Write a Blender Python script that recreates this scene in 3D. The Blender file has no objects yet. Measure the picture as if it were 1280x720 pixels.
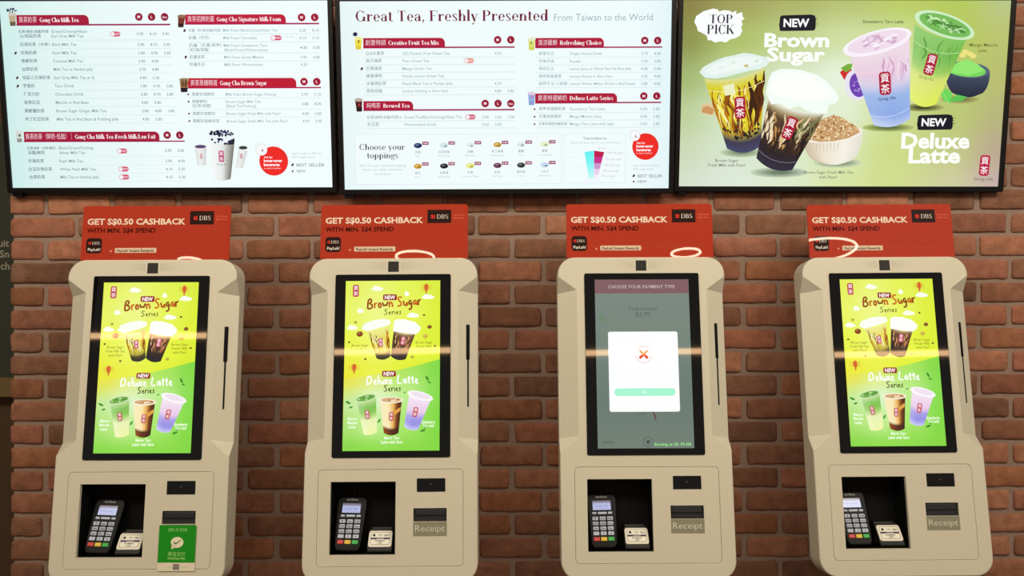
import bpy, bmesh, math, random
from mathutils import Vector, Matrix, noise
from mathutils.geometry import tessellate_polygon

random.seed(7)
scene = bpy.context.scene
COL = scene.collection
R = math.radians

# ------------------------------------------------------------------ helpers
def lin(c):
    out = []
    for v in c[:3]:
        v = v / 255.0
        out.append(v / 12.92 if v <= 0.04045 else ((v + 0.055) / 1.055) ** 2.4)
    return tuple(out)

def mat(name, col, rough=0.5, spec=0.5, metal=0.0, coat=0.0, emit=None, estr=1.0):
    m = bpy.data.materials.new(name)
    m.use_nodes = True
    b = m.node_tree.nodes['Principled BSDF']
    b.inputs['Base Color'].default_value = (*lin(col), 1)
    b.inputs['Roughness'].default_value = rough
    b.inputs['Specular IOR Level'].default_value = spec
    b.inputs['Metallic'].default_value = metal
    b.inputs['Coat Weight'].default_value = coat
    b.inputs['Coat Roughness'].default_value = 0.08
    if emit:
        b.inputs['Emission Color'].default_value = (*lin(emit), 1)
        b.inputs['Emission Strength'].default_value = estr
    return m

def mat_attr(name, rough, spec, emissive, strength=1.0):
    """colour taken from the artwork stored in the mesh; emissive for lit screens, diffuse for print"""
    m = bpy.data.materials.new(name)
    m.use_nodes = True
    nt = m.node_tree
    b = nt.nodes['Principled BSDF']
    a = nt.nodes.new('ShaderNodeAttribute')
    a.attribute_name = 'Col'
    b.inputs['Roughness'].default_value = rough
    b.inputs['Specular IOR Level'].default_value = spec
    if emissive:
        b.inputs['Base Color'].default_value = (0.004, 0.004, 0.004, 1)
        nt.links.new(a.outputs['Color'], b.inputs['Emission Color'])
        b.inputs['Emission Strength'].default_value = strength
    else:
        nt.links.new(a.outputs['Color'], b.inputs['Base Color'])
    return m

def link(name, me, m=None, parent=None):
    o = bpy.data.objects.new(name, me)
    COL.objects.link(o)
    if m is not None and me is not None and len(me.materials) == 0:
        for x in (m if isinstance(m, (list, tuple)) else [m]):
            me.materials.append(x)
    if parent is not None:
        o.parent = parent
    return o

def tag(o, label=None, cat=None, group=None, kind=None):
    if label: o['label'] = label
    if cat: o['category'] = cat
    if group: o['group'] = group
    if kind: o['kind'] = kind
    return o

def weighted(me, ang):
    """smooth shading where big flat faces stay flat and narrow rounded rims turn between them"""
    for p in me.polygons: p.use_smooth = True
    cosl = math.cos(R(ang) * 1.6)
    by = [[] for _ in me.vertices]
    for p in me.polygons:
        for v in p.vertices: by[v].append(p.index)
    nr = [p.normal.copy() for p in me.polygons]; ar = [p.area for p in me.polygons]
    out = []
    for p in me.polygons:
        n0 = nr[p.index]
        for v in p.vertices:
            acc = Vector((0, 0, 0)); biggest = max(ar[f] for f in by[v] if nr[f].dot(n0) > cosl)
            for f in by[v]:
                if nr[f].dot(n0) > cosl: acc += nr[f] * (ar[f] / biggest) ** 2
            out.append(acc.normalized() if acc.length > 1e-9 else n0)
    me.normals_split_custom_set(out)

def to_mesh(bm, name, smooth=None):
    bmesh.ops.recalc_face_normals(bm, faces=bm.faces)
    me = bpy.data.meshes.new(name)
    bm.to_mesh(me)
    bm.free()
    if smooth is not None:
        weighted(me, smooth)
    return me

def box_bm(x0, x1, y0, y1, z0, z1, bev=0.0, seg=2, bm=None):
    b2 = bmesh.new()
    bmesh.ops.create_cube(b2, size=1)
    for v in b2.verts:
        v.co = Vector((x0 if v.co.x < 0 else x1, y0 if v.co.y < 0 else y1, z0 if v.co.z < 0 else z1))
    if bev:
        bmesh.ops.bevel(b2, geom=list(b2.edges), offset=bev, segments=seg, profile=0.5, affect='EDGES')
    if bm is None:
        return b2
    t = bpy.data.meshes.new('t'); b2.to_mesh(t); b2.free(); bm.from_mesh(t); bpy.data.meshes.remove(t)
    return bm

def rr_pts(x0, x1, z0, z1, r, n=8, corners=(1, 1, 1, 1)):
    """rounded rectangle, counter-clockwise from bottom-left; corners BL BR TR TL"""
    P = []
    cs = [((x0 + r, z0 + r), 180), ((x1 - r, z0 + r), 270), ((x1 - r, z1 - r), 0), ((x0 + r, z1 - r), 90)]
    sharp = [(x0, z0), (x1, z0), (x1, z1), (x0, z1)]
    for i, ((cx, cz), a0) in enumerate(cs):
        if not corners[i] or r <= 0:
            P.append(sharp[i]); continue
        for k in range(n + 1):
            a = R(a0 + 90 * k / n)
            P.append((cx + r * math.cos(a), cz + r * math.sin(a)))
    return P

def prism_bm(pts, y0, y1, bev=0.0, seg=3, back_bev=0.0, bm=None):
    """outline in the XZ plane extruded from y0 (front) to y1 (back); optional rounded rims"""
    b = bmesh.new()
    f = b.faces.new([b.verts.new((x, y0, z)) for x, z in pts])
    ret = bmesh.ops.extrude_face_region(b, geom=[f])
    nv = [g for g in ret['geom'] if isinstance(g, bmesh.types.BMVert)]
    for v in nv: v.co.y = y1
    b.normal_update()
    for off, yy in ((bev, y0), (back_bev, y1)):
        if off:
            es = [e for e in b.edges if all(abs(v.co.y - yy) < 1e-6 for v in e.verts)]
            bmesh.ops.bevel(b, geom=es, offset=off, segments=seg, profile=0.5, affect='EDGES', clamp_overlap=True)
    bmesh.ops.recalc_face_normals(b, faces=b.faces)
    if bm is None:
        return b
    t = bpy.data.meshes.new('t'); b.to_mesh(t); b.free(); bm.from_mesh(t); bpy.data.meshes.remove(t)
    return bm

def boolean(me, cutters, op='DIFFERENCE'):
    """apply boolean cuts and return the resulting mesh"""
    o = bpy.data.objects.new('work', me); COL.objects.link(o)
    cs = []
    for i, c in enumerate(cutters):
        co = bpy.data.objects.new('cut', c); COL.objects.link(co); cs.append(co)
        md = o.modifiers.new('b', 'BOOLEAN'); md.object = co; md.operation = op; md.solver = 'EXACT'
    bpy.context.view_layer.update()
    dg = bpy.context.evaluated_depsgraph_get()
    out = bpy.data.meshes.new_from_object(o.evaluated_get(dg))
    for c in cs: bpy.data.objects.remove(c)
    bpy.data.objects.remove(o)
    return out

# ------------------------------------------------------------------ lettering
_fc = bpy.data.curves.new('lettering', 'FONT'); _fc.resolution_u = 2
_fo = bpy.data.objects.new('lettering', _fc)
_tc = {}
def glyphs(s, bold=0.0):
    k = (s, bold)
    if k not in _tc:
        _fc.body = s; _fc.offset = bold
        m = _fo.to_mesh()
        V = [(v.co.x, v.co.y) for v in m.vertices]
        Fs = [tuple(p.vertices) for p in m.polygons]
        _fo.to_mesh_clear()
        _tc[k] = (V, Fs)
    return _tc[k]

# a high-contrast serif alphabet drawn from stems, hairlines and bowls (cap height 0.7, x height 0.46)
WT = 1.0
def _q(o, x0, y0, x1, y1): o.append([(x0, y0), (x1, y0), (x1, y1), (x0, y1)])
def _arc(o, cx, cy, rx, ry, a0, a1, wm=.10, wn=.034, n=18):
    p, i = [], []; wm = wm * 1.12 * WT
    for k in range(n + 1):
        a = R(a0 + (a1 - a0) * k / n)
        c, s = math.cos(a), math.sin(a)
        w = wn + (wm - wn) * c * c
        p.append((cx + rx * c, cy + ry * s)); i.append((cx + (rx - w) * c, cy + (ry - w) * s))
    for k in range(n): o.append([p[k], p[k + 1], i[k + 1], i[k]])
def _stem(o, x, y0, y1, w=.10, ft=True, fb=True):
    w = w * 1.12 * WT
    _q(o, x - w / 2, y0, x + w / 2, y1)
    if fb: _q(o, x - w / 2 - .055, y0, x + w / 2 + .055, y0 + .028)
    if ft: _q(o, x - w / 2 - .055, y1 - .028, x + w / 2, y1)
def _dg(o, x0, y0, x1, y1, w):
    w = w * (1.12 * WT if w > .06 else 1.15)
    o.append([(x0 - w / 2, y0), (x0 + w / 2, y0), (x1 + w / 2, y1), (x1 - w / 2, y1)])
def _dot(o, x, y, r): o.append([(x + r * math.cos(R(a)), y + r * math.sin(R(a))) for a in range(0, 360, 40)])
def _S(o, cx, y0, y1, rx):
    h = (y1 - y0) / 2; m = y0 + h
    _arc(o, cx, m + h / 2, rx, h / 2 + .014, 50, 200, .07)
    _arc(o, cx, m - h / 2, rx, h / 2 + .014, -130, 20, .07)
    o.append([(cx - rx + .0, m + h * .42), (cx - rx + .09, m + h * .55), (cx + rx, m - h * .42), (cx + rx - .09, m - h * .55)])
    _q(o, cx + rx - .05, m + h * .5, cx + rx - .02, y1); _q(o, cx - rx + .02, y0, cx - rx + .05, m - h * .5)
def serif_glyph(ch):
    o = []; w = .5
    if ch == 'G': _arc(o, .37, .35, .33, .36, 48, 312); _stem(o, .61, .02, .30, .10, True, False); _q(o, .61, .272, .74, .30); _q(o, .60, .48, .63, .70); w = .77
    elif ch == 'C': _arc(o, .37, .35, .33, .36, 45, 315); _q(o, .60, .48, .63, .70); _q(o, .60, .05, .625, .18); w = .70
    elif ch == 'O': _arc(o, .38, .35, .34, .36, 0, 360, n=30); w = .78
    elif ch == 'T': _stem(o, .31, 0, .69, .10, False); _q(o, .03, .672, .59, .70); _q(o, .03, .52, .055, .70); _q(o, .565, .52, .59, .70); w = .63
    elif ch == 'F': _stem(o, .13, 0, .70); _q(o, .1, .672, .54, .70); _q(o, .515, .52, .54, .70); _q(o, .15, .345, .40, .372); _q(o, .385, .28, .405, .44); w = .57
    elif ch == 'P': _stem(o, .13, 0, .70); _arc(o, .30, .51, .27, .19, -90, 90); _q(o, .13, .672, .30, .70); _q(o, .13, .32, .30, .347); w = .62
    elif ch == 'K': _stem(o, .13, 0, .70); _dg(o, .16, .28, .56, .69, .035); _dg(o, .60, 0, .30, .43, .11); _q(o, .50, 0, .70, .028); _q(o, .46, .672, .64, .70); w = .70
    elif ch == 'I': _stem(o, .16, 0, .70); _q(o, .1, .672, .27, .70); w = .32
    elif ch == 'D': _stem(o, .13, 0, .70); _arc(o, .30, .35, .34, .35, -90, 90); _q(o, .13, .672, .30, .70); _q(o, .13, 0, .30, .028); w = .70
    elif ch == 'B': _stem(o, .13, 0, .70); _arc(o, .29, .525, .23, .175, -90, 90); _arc(o, .30, .185, .27, .185, -90, 90); _q(o, .13, .672, .30, .70); _q(o, .13, 0, .30, .028); _q(o, .13, .345, .30, .372); w = .62
    elif ch == 'S': _S(o, .27, 0, .70, .23); w = .54
    elif ch == 'r': _stem(o, .12, 0, .46); _arc(o, .30, .30, .15, .16, 60, 170, .05); _dot(o, .36, .395, .055); w = .43
    elif ch == 'e': _arc(o, .25, .23, .22, .24, 0, 318); _q(o, .08, .235, .45, .26); w = .50
    elif ch == 'c': _arc(o, .25, .23, .22, .24, 45, 315); _dot(o, .38, .37, .05); w = .45
    elif ch == 'o': _arc(o, .26, .23, .235, .24, 0, 360, n=26); w = .52
    elif ch == 'a': _stem(o, .36, .03, .34, .095, False, False); _arc(o, .23, .33, .18, .14, 0, 150, .06); _dot(o, .10, .36, .05); _arc(o, .21, .13, .18, .14, 60, 340, .09); _q(o, .36, .0, .47, .035); w = .49
    elif ch == 't': _stem(o, .15, .05, .60, .095, False, False); _q(o, .03, .432, .32, .46); _arc(o, .24, .09, .14, .10, 190, 330, .05); w = .35
    elif ch == 'h': _stem(o, .12, 0, .74); _arc(o, .29, .30, .17, .165, 15, 180, .08); _stem(o, .42, 0, .34, .095, False); w = .56
    elif ch == 'n': _stem(o, .12, 0, .46); _arc(o, .29, .30, .17, .165, 15, 180, .08); _stem(o, .42, 0, .34, .095, False); w = .56
    elif ch == 'u': _stem(o, .12, .14, .46, .095, True, False); _arc(o, .27, .16, .17, .165, 180, 350, .08); _stem(o, .42, 0, .46, .095); w = .56
    elif ch == 'l': _stem(o, .13, 0, .74); w = .27
    elif ch == 'i': _stem(o, .13, 0, .46); _dot(o, .13, .63, .06); w = .27
    elif ch == 's': _S(o, .20, 0, .47, .165); w = .41
    elif ch == 'y': _dg(o, .27, .0, .10, .45, .10); _dg(o, .19, -.2, .42, .45, .032); _dot(o, .14, -.19, .05); _q(o, .0, .432, .22, .46); _q(o, .34, .432, .50, .46); w = .50
    elif ch == 'w': _dg(o, .22, 0, .10, .45, .09); _dg(o, .22, 0, .36, .45, .03); _dg(o, .48, 0, .36, .45, .09); _dg(o, .48, 0, .62, .45, .03); _q(o, .02, .432, .2, .46); _q(o, .54, .432, .7, .46); w = .70
    elif ch == 'd': _arc(o, .24, .23, .215, .24, 0, 360, n=24); _stem(o, .42, 0, .74, .095); w = .55
    elif ch == 'p': _stem(o, .12, -.22, .46); _arc(o, .30, .23, .22, .24, 0, 360, n=24); w = .56
    elif ch == 'g': _arc(o, .22, .29, .185, .18, 0, 360, n=22); _arc(o, .23, -.08, .20, .13, 0, 360, .055, n=22); _dg(o, .08, .06, .14, .16, .05); _dot(o, .43, .42, .05); w = .48
    elif ch == 'M': _stem(o, .10, 0, .70, .035); _dg(o, .40, 0, .14, .70, .11); _dg(o, .40, 0, .66, .70, .035); _stem(o, .70, 0, .70); w = .86
    elif ch == 'L': _stem(o, .13, 0, .70); _q(o, .1, 0, .54, .03); _q(o, .51, 0, .54, .18); _q(o, .1, .672, .26, .70); w = .58
    elif ch == 'R': _stem(o, .13, 0, .70); _arc(o, .30, .52, .25, .18, -90, 90); _q(o, .13, .672, .30, .70); _q(o, .13, .34, .30, .367); _dg(o, .58, 0, .34, .34, .10); w = .66
    elif ch == 'k': _stem(o, .12, 0, .74); _dg(o, .15, .18, .42, .45, .035); _dg(o, .46, 0, .24, .29, .10); w = .52
    elif ch == 'm': _stem(o, .12, 0, .46); _arc(o, .28, .30, .16, .165, 15, 180, .08); _stem(o, .40, 0, .34, .095, False); _arc(o, .56, .30, .16, .165, 15, 180, .08); _stem(o, .68, 0, .34, .095, False); w = .82
    elif ch == 'v': _dg(o, .26, 0, .10, .45, .10); _dg(o, .25, 0, .41, .45, .032); _q(o, .0, .432, .22, .46); _q(o, .33, .432, .49, .46); w = .49
    elif ch == 'x': _dg(o, .42, 0, .10, .45, .10); _dg(o, .07, 0, .41, .45, .032); _q(o, .0, 0, .16, .028); _q(o, .33, .432, .49, .46); w = .50
    elif ch == 'f': _stem(o, .13, 0, .60, .095, False); _q(o, .02, .432, .30, .46); _arc(o, .25, .60, .14, .14, 30, 180, .06); w = .32
    elif ch == '/': _dg(o, .04, -.1, .30, .74, .04); w = .34
    elif ch == '(': _arc(o, .32, .30, .22, .45, 120, 240, .08); w = .26
    elif ch == ')': _arc(o, -.02, .30, .22, .45, -60, 60, .08); w = .26
    elif ch == ',': _dot(o, .12, .05, .06); _dg(o, .08, -.13, .15, .04, .045); w = .26
    elif ch == '!': _dg(o, .12, .2, .12, .7, .08); _dot(o, .12, .05, .055); w = .26
    elif ch == ' ': w = .26
    return o, w

# brush-pen letters as polylines in a unit box
HAND = {
 'B': (.75, [[(.1, 0), (.15, 1), (.5, 1), (.62, .8), (.45, .58), (.2, .52), (.55, .48), (.68, .22), (.5, .0), (.1, 0)]]),
 'S': (.7, [[(.62, .88), (.42, 1), (.18, .88), (.2, .66), (.48, .48), (.58, .22), (.38, 0), (.08, .1)]]),
 'D': (.8, [[(.12, 0), (.16, 1), (.5, .95), (.72, .55), (.5, .08), (.12, 0)]]),
 'L': (.7, [[(.3, 1), (.2, .5), (.12, .02), (.4, .1), (.62, .02)]]),
 'r': (.42, [[(.1, .55), (.12, 0)], [(.12, .35), (.25, .55), (.4, .5)]]),
 'o': (.52, [[(.26, .55), (.08, .35), (.14, .05), (.34, .02), (.45, .3), (.26, .55)]]),
 'w': (.68, [[(.05, .55), (.15, .02), (.32, .42), (.45, .02), (.62, .58)]]),
 'n': (.52, [[(.1, .55), (.1, 0)], [(.1, .35), (.28, .55), (.42, .4), (.44, 0)]]),
 'u': (.52, [[(.08, .55), (.1, .12), (.26, 0), (.42, .2), (.44, .55), (.46, 0)]]),
 'g': (.52, [[(.42, .5), (.2, .55), (.08, .3), (.22, .05), (.42, .3), (.42, .5), (.44, -.2), (.25, -.42), (.06, -.3)]]),
 'a': (.52, [[(.42, .48), (.2, .55), (.08, .28), (.2, .02), (.4, .25), (.42, .55), (.46, 0)]]),
 'e': (.46, [[(.1, .28), (.38, .32), (.28, .55), (.1, .4), (.12, .1), (.28, 0), (.42, .1)]]),
 'i': (.22, [[(.1, .52), (.12, 0)], [(.1, .72), (.12, .78)]]),
 's': (.42, [[(.34, .5), (.16, .55), (.12, .38), (.32, .2), (.24, 0), (.06, .05)]]),
 'l': (.24, [[(.12, 1), (.1, .2), (.18, 0)]]),
 'x': (.48, [[(.06, .52), (.42, 0)], [(.4, .55), (.06, 0)]]),
 't': (.4, [[(.2, .85), (.18, .1), (.3, 0)], [(.04, .55), (.36, .58)]]),
 ' ': (.35, []),
}

# ------------------------------------------------------------------ flat artwork (screens, print)
class Art:
    """Flat artwork on a panel of size wm x hm metres. Positions are given on the artwork sheet whose four corners
    (TL, TR, BR, BL) are quad; they are rectified to the panel. Layers are real films 0.1 mm apart."""
    def __init__(self, wm, hm, quad, U=None):
        self.wm, self.hm = wm, hm
        self.U = U or (abs(quad[1][0] - quad[0][0]) + abs(quad[2][0] - quad[3][0])) / 2
        self.k = wm / self.U
        self.V = self.U * hm / wm
        self.H = self._hom(quad, [(0, 0), (self.U, 0), (self.U, self.V), (0, self.V)])
        self.v, self.f, self.c = [], [], []
    @staticmethod
    def _hom(src, dst):
        A = []
        for (x, y), (u, v) in zip(src, dst):
            A.append([x, y, 1, 0, 0, 0, -u * x, -u * y, u]); A.append([0, 0, 0, x, y, 1, -v * x, -v * y, v])
        n = 8
        for i in range(n):
            p = max(range(i, n), key=lambda r: abs(A[r][i])); A[i], A[p] = A[p], A[i]
            d = A[i][i]; A[i] = [a / d for a in A[i]]
            for r in range(n):
                if r != i and A[r][i]:
                    m = A[r][i]; A[r] = [a - m * b for a, b in zip(A[r], A[i])]
        return [A[i][8] for i in range(8)] + [1.0]
    def P(self, x, y):
        h = self.H; d = h[6] * x + h[7] * y + 1
        return ((h[0] * x + h[1] * y + h[2]) / d, (h[3] * x + h[4] * y + h[5]) / d)
    # raw: points already on the panel grid
    def _add(self, pts, faces, col, L):
        b = len(self.v)
        for i, (x, y) in enumerate(pts):
            self.v.append(((x - self.U / 2) * self.k, -L * 0.0001, (self.V / 2 - y) * self.k))
            self.c.append(lin(col[i] if isinstance(col, list) else col))
        for f in faces: self.f.append(tuple(b + i for i in f))
    def rawpoly(self, pts, col, L):
        tri = tessellate_polygon([[Vector((x, y, 0)) for x, y in pts]])
        self._add(pts, tri, col, L)
    def poly(self, pts, col, L): self.rawpoly([self.P(*p) for p in pts], col, L)
    def rect(self, x0, y0, x1, y1, col, L, r=0, corners=(1, 1, 1, 1)):
        a, b = self.P(x0, y0); c, d = self.P(x1, y1)
        p = rr_pts(a, c, -d, -b, r, 5, corners)
        self.rawpoly([(x, -z) for x, z in p], col, L)
    def ell(self, cx, cy, rx, ry, col, L, rot=0, n=20, a0=0, a1=360):
        x, y = self.P(cx, cy); ca, sa = math.cos(R(rot)), math.sin(R(rot)); p = []
        for i in range(n):
            a = R(a0 + (a1 - a0) * i / n); u, v = rx * math.cos(a), ry * math.sin(a)
            p.append((x + u * ca - v * sa, y + u * sa + v * ca))
        self._add([(x, y)] + p, [(0, i + 1, (i + 1) % n + 1) for i in range(n)], col, L)
    def ring(self, cx, cy, r, w, col, L, n=24):
        x, y = self.P(cx, cy); p = []
        for i in range(n):
            a = 2 * math.pi * i / n
            p += [(x + r * math.cos(a), y + r * math.sin(a)), (x + (r - w) * math.cos(a), y + (r - w) * math.sin(a))]
        self._add(p, [(2 * i, 2 * i + 1, (2 * i + 3) % (2 * n), (2 * i + 2) % (2 * n)) for i in range(n)], col, L)
    def rawstroke(self, pts, w, col, L):
        n = len(pts); ws = w if isinstance(w, list) else [w] * n; out = []
        for i, (x, y) in enumerate(pts):
            a = pts[max(i - 1, 0)]; b = pts[min(i + 1, n - 1)]
            dx, dy = b[0] - a[0], b[1] - a[1]; l = math.hypot(dx, dy) or 1
            out += [(x - dy / l * ws[i] / 2, y + dx / l * ws[i] / 2), (x + dy / l * ws[i] / 2, y - dx / l * ws[i] / 2)]
        self._add(out, [(2 * i, 2 * i + 1, 2 * i + 3, 2 * i + 2) for i in range(n - 1)], col, L)
    def stroke(self, pts, w, col, L): self.rawstroke([self.P(*p) for p in pts], w, col, L)
    def text(self, s, x, y, size, col, L, al='l', bold=0.0, width=None, rot=0, shear=0):
        V, Fs = glyphs(s, bold)
        if not V: return
        x0, x1 = min(v[0] for v in V), max(v[0] for v in V)
        sx = size
        if width: sx = width / max(x1 - x0, 1e-6)
        off = {'l': x0, 'c': (x0 + x1) / 2, 'r': x1}[al]
        X, Y = self.P(x, y); ca, sa = math.cos(R(rot)), math.sin(R(rot)); p = []
        for a, b in V:
            u, v = (a - off) * sx + shear * b * size, -b * size
            p.append((X + u * ca - v * sa, Y + u * sa + v * ca))
        self._add(p, Fs, col, L)
    def serif(self, s, x, y, cap, col, L, width=None, al='l', wt=1.0):
        global WT
        WT = wt; polys, cx = [], 0
        for ch in s:
            g, w = serif_glyph(ch)
            polys += [[(a + cx, b) for a, b in p] for p in g]; cx += w + .015
        k = cap / .7; sx = width / cx if width else k
        X, Y = self.P(x, y)
        X -= {'l': 0, 'c': cx * sx / 2, 'r': cx * sx}[al]
        for p in polys: self._add([(X + a * sx, Y - b * k) for a, b in p], [tuple(range(len(p)))], col, L)
    def hand(self, s, x, y, h, w, col, L, width, rot=0, cols=None):
        adv = sum(HAND[c][0] for c in s); X, Y = self.P(x, y); sx = width / adv; cx = 0
        ca, sa = math.cos(R(rot)), math.sin(R(rot))
        for i, c in enumerate(s):
            a, st = HAND[c]
            for ln in st:
                p = []
                for j in range(len(ln) - 1):
                    p += [(ln[j][0] + (ln[j + 1][0] - ln[j][0]) * t, ln[j][1] + (ln[j + 1][1] - ln[j][1]) * t) for t in (0, .5)]
                p.append(ln[-1])
                for _ in range(2):
                    p = [p[0]] + [((p[j - 1][0] + 2 * p[j][0] + p[j + 1][0]) / 4, (p[j - 1][1] + 2 * p[j][1] + p[j + 1][1]) / 4) for j in range(1, len(p) - 1)] + [p[-1]]
                q = []
                for (u, v) in p:
                    u = (cx + u) * sx; v = -v * h
                    q.append((X + u * ca - v * sa, Y + u * sa + v * ca))
                self.rawstroke(q, w, cols[i % len(cols)] if cols else col, L)
            cx += a
    def grid(self, fn, cf, nx, ny, L):
        """fn(s,t) -> sheet position, cf(s,t) -> colour"""
        p, c, f = [], [], []
        for j in range(ny + 1):
            for i in range(nx + 1):
                p.append(self.P(*fn(i / nx, j / ny))); c.append(cf(i / nx, j / ny))
        for j in range(ny):
            for i in range(nx):
                a = j * (nx + 1) + i; f.append((a, a + 1, a + nx + 2, a + nx + 1))
        self._add(p, f, c, L)
    def back(self, cf, nx=16, ny=9):
        U, V = self.U, self.V; p, c, f = [], [], []
        for j in range(ny + 1):
            for i in range(nx + 1): p.append((U * i / nx, V * j / ny)); c.append(cf(i / nx, j / ny))
        for j in range(ny):
            for i in range(nx):
                a = j * (nx + 1) + i; f.append((a, a + 1, a + nx + 2, a + nx + 1))
        self._add(p, f, c, 0)
    def mesh(self, name, m):
        me = bpy.data.meshes.new(name)
        me.from_pydata(self.v, [], self.f)
        at = me.color_attributes.new('Col', 'FLOAT_COLOR', 'POINT')
        flat = []
        for c in self.c: flat += [c[0], c[1], c[2], 1.0]
        at.data.foreach_set('color', flat)
        me.materials.append(m)
        # all films face the viewer (-Y)
        bm = bmesh.new(); bm.from_mesh(me)
        bm.normal_update()
        for f in bm.faces:
            if f.normal.y > 0: f.normal_flip()
        bm.to_mesh(me); bm.free()
        return me

def mix(a, b, t): return tuple(x + (y - x) * t for x, y in zip(a, b))
def stops(st, t):
    for (t0, c0), (t1, c1) in zip(st, st[1:]):
        if t <= t1: return mix(c0, c1, max(0, (t - t0) / (t1 - t0 or 1)))
    return st[-1][1]
def quadmap(tl, tr, br, bl, sag=0.0):
    """cup-body coordinates: s across, t down, sides straight, rims sagging along the axis"""
    ax = ((bl[0] + br[0] - tl[0] - tr[0]) / 2, (bl[1] + br[1] - tl[1] - tr[1]) / 2); l = math.hypot(*ax) or 1
    def f(s, t):
        x = (tl[0] * (1 - s) + tr[0] * s) * (1 - t) + (bl[0] * (1 - s) + br[0] * s) * t
        y = (tl[1] * (1 - s) + tr[1] * s) * (1 - t) + (bl[1] * (1 - s) + br[1] * s) * t
        k = sag * 4 * s * (1 - s)
        return (x + ax[0] / l * k, y + ax[1] / l * k)
    return f
RED = (172, 22, 52)
def capsule(A, cx, cy, w, h, L, rot=0, col=RED, ink=(250, 235, 238), name=None, namecol=(60, 60, 60)):
    """the tea shop's emblem: red rounded tablet with two white characters one above the other"""
    X, Y = A.P(cx, cy); ca, sa = math.cos(R(rot)), math.sin(R(rot))
    A.rawpoly([(X + x * ca - z * sa, Y + x * sa + z * ca) for x, z in rr_pts(-w / 2, w / 2, -h / 2, h / 2, w * .28, 5)], col, L)
    for ch, dy in (('貢', -.23), ('茶', .23)):
        V, Fs = glyphs(ch, .012); sc = w * .80
        x0 = (min(v[0] for v in V) + max(v[0] for v in V)) / 2; y0 = (min(v[1] for v in V) + max(v[1] for v in V)) / 2
        p = []
        for a, b in V:
            u, v = (a - x0) * sc, -(b - y0) * sc * 1.02 + dy * h
            p.append((X + u * ca - v * sa, Y + u * sa + v * ca))
        A._add(p, Fs, ink, L + 1)
    if name:
        d = h / 2 + name * 1.1
        A_ = (cx - d * sa, cy + d * ca)
        A.text('Gong cha', A_[0], A_[1], name, namecol, L + 1, 'c', .01, rot=rot)

# ------------------------------------------------------------------ materials
EXPO = 0.0
M = {}
M['tv_plastic'] = mat('tv_black_plastic', (11, 10, 14), .4, .2)
M['tv_dark'] = mat('tv_back_plastic', (10, 10, 10), .6)
M['screen'] = mat_attr('tv_screen', .5, .06, True, 1.0)
M['kscreen'] = mat_attr('kiosk_screen', .03, .5, True, 1.0)
M['cream'] = mat('cream_plastic', (208, 201, 182), .32, .5)
M['cream_panel'] = mat('cream_panel_plastic', (208, 201, 182), .40, .45)
M['glass'] = mat('black_glass', (5, 5, 6), .03, .5)
M['black'] = mat('black_plastic', (9, 9, 10), .5, .4)
M['void'] = mat('matte_black_liner', (4, 4, 5), .7, .2)
M['gloss_black'] = mat('gloss_black_window', (6, 6, 6), .12, .5)
M['camera_black'] = mat('camera_cover', (26, 25, 23), .45, .3)
M['slot_dark'] = mat('slot_charcoal', (34, 36, 40), .4, .5)
M['dark_body'] = mat('terminal_body', (8, 8, 9), .42, .14)
M['key'] = mat('grey_key', (178, 186, 206), .5)
M['red_key'] = mat('red_key', (190, 42, 40), .45)
M['yellow_key'] = mat('yellow_key', (215, 180, 40), .45)
M['green_key'] = mat('green_key', (40, 165, 60), .45)
M['lcd'] = mat_attr('terminal_lcd', .2, .5, True, 0.75)
M['print'] = mat_attr('printed_plastic', .35, .4, False)
M['placard'] = mat_attr('placard_print', .012, .5, False)
M['acrylic_edge'] = mat('red_acrylic', (150, 48, 30), .15, .5)
M['steel'] = mat('bracket_steel', (60, 60, 62), .45, .5, .8)
M['white_plastic'] = mat('white_label_plastic', (225, 220, 208), .35)
M['sticker_edge'] = mat('card_edge', (214, 205, 180), .4)

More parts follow.
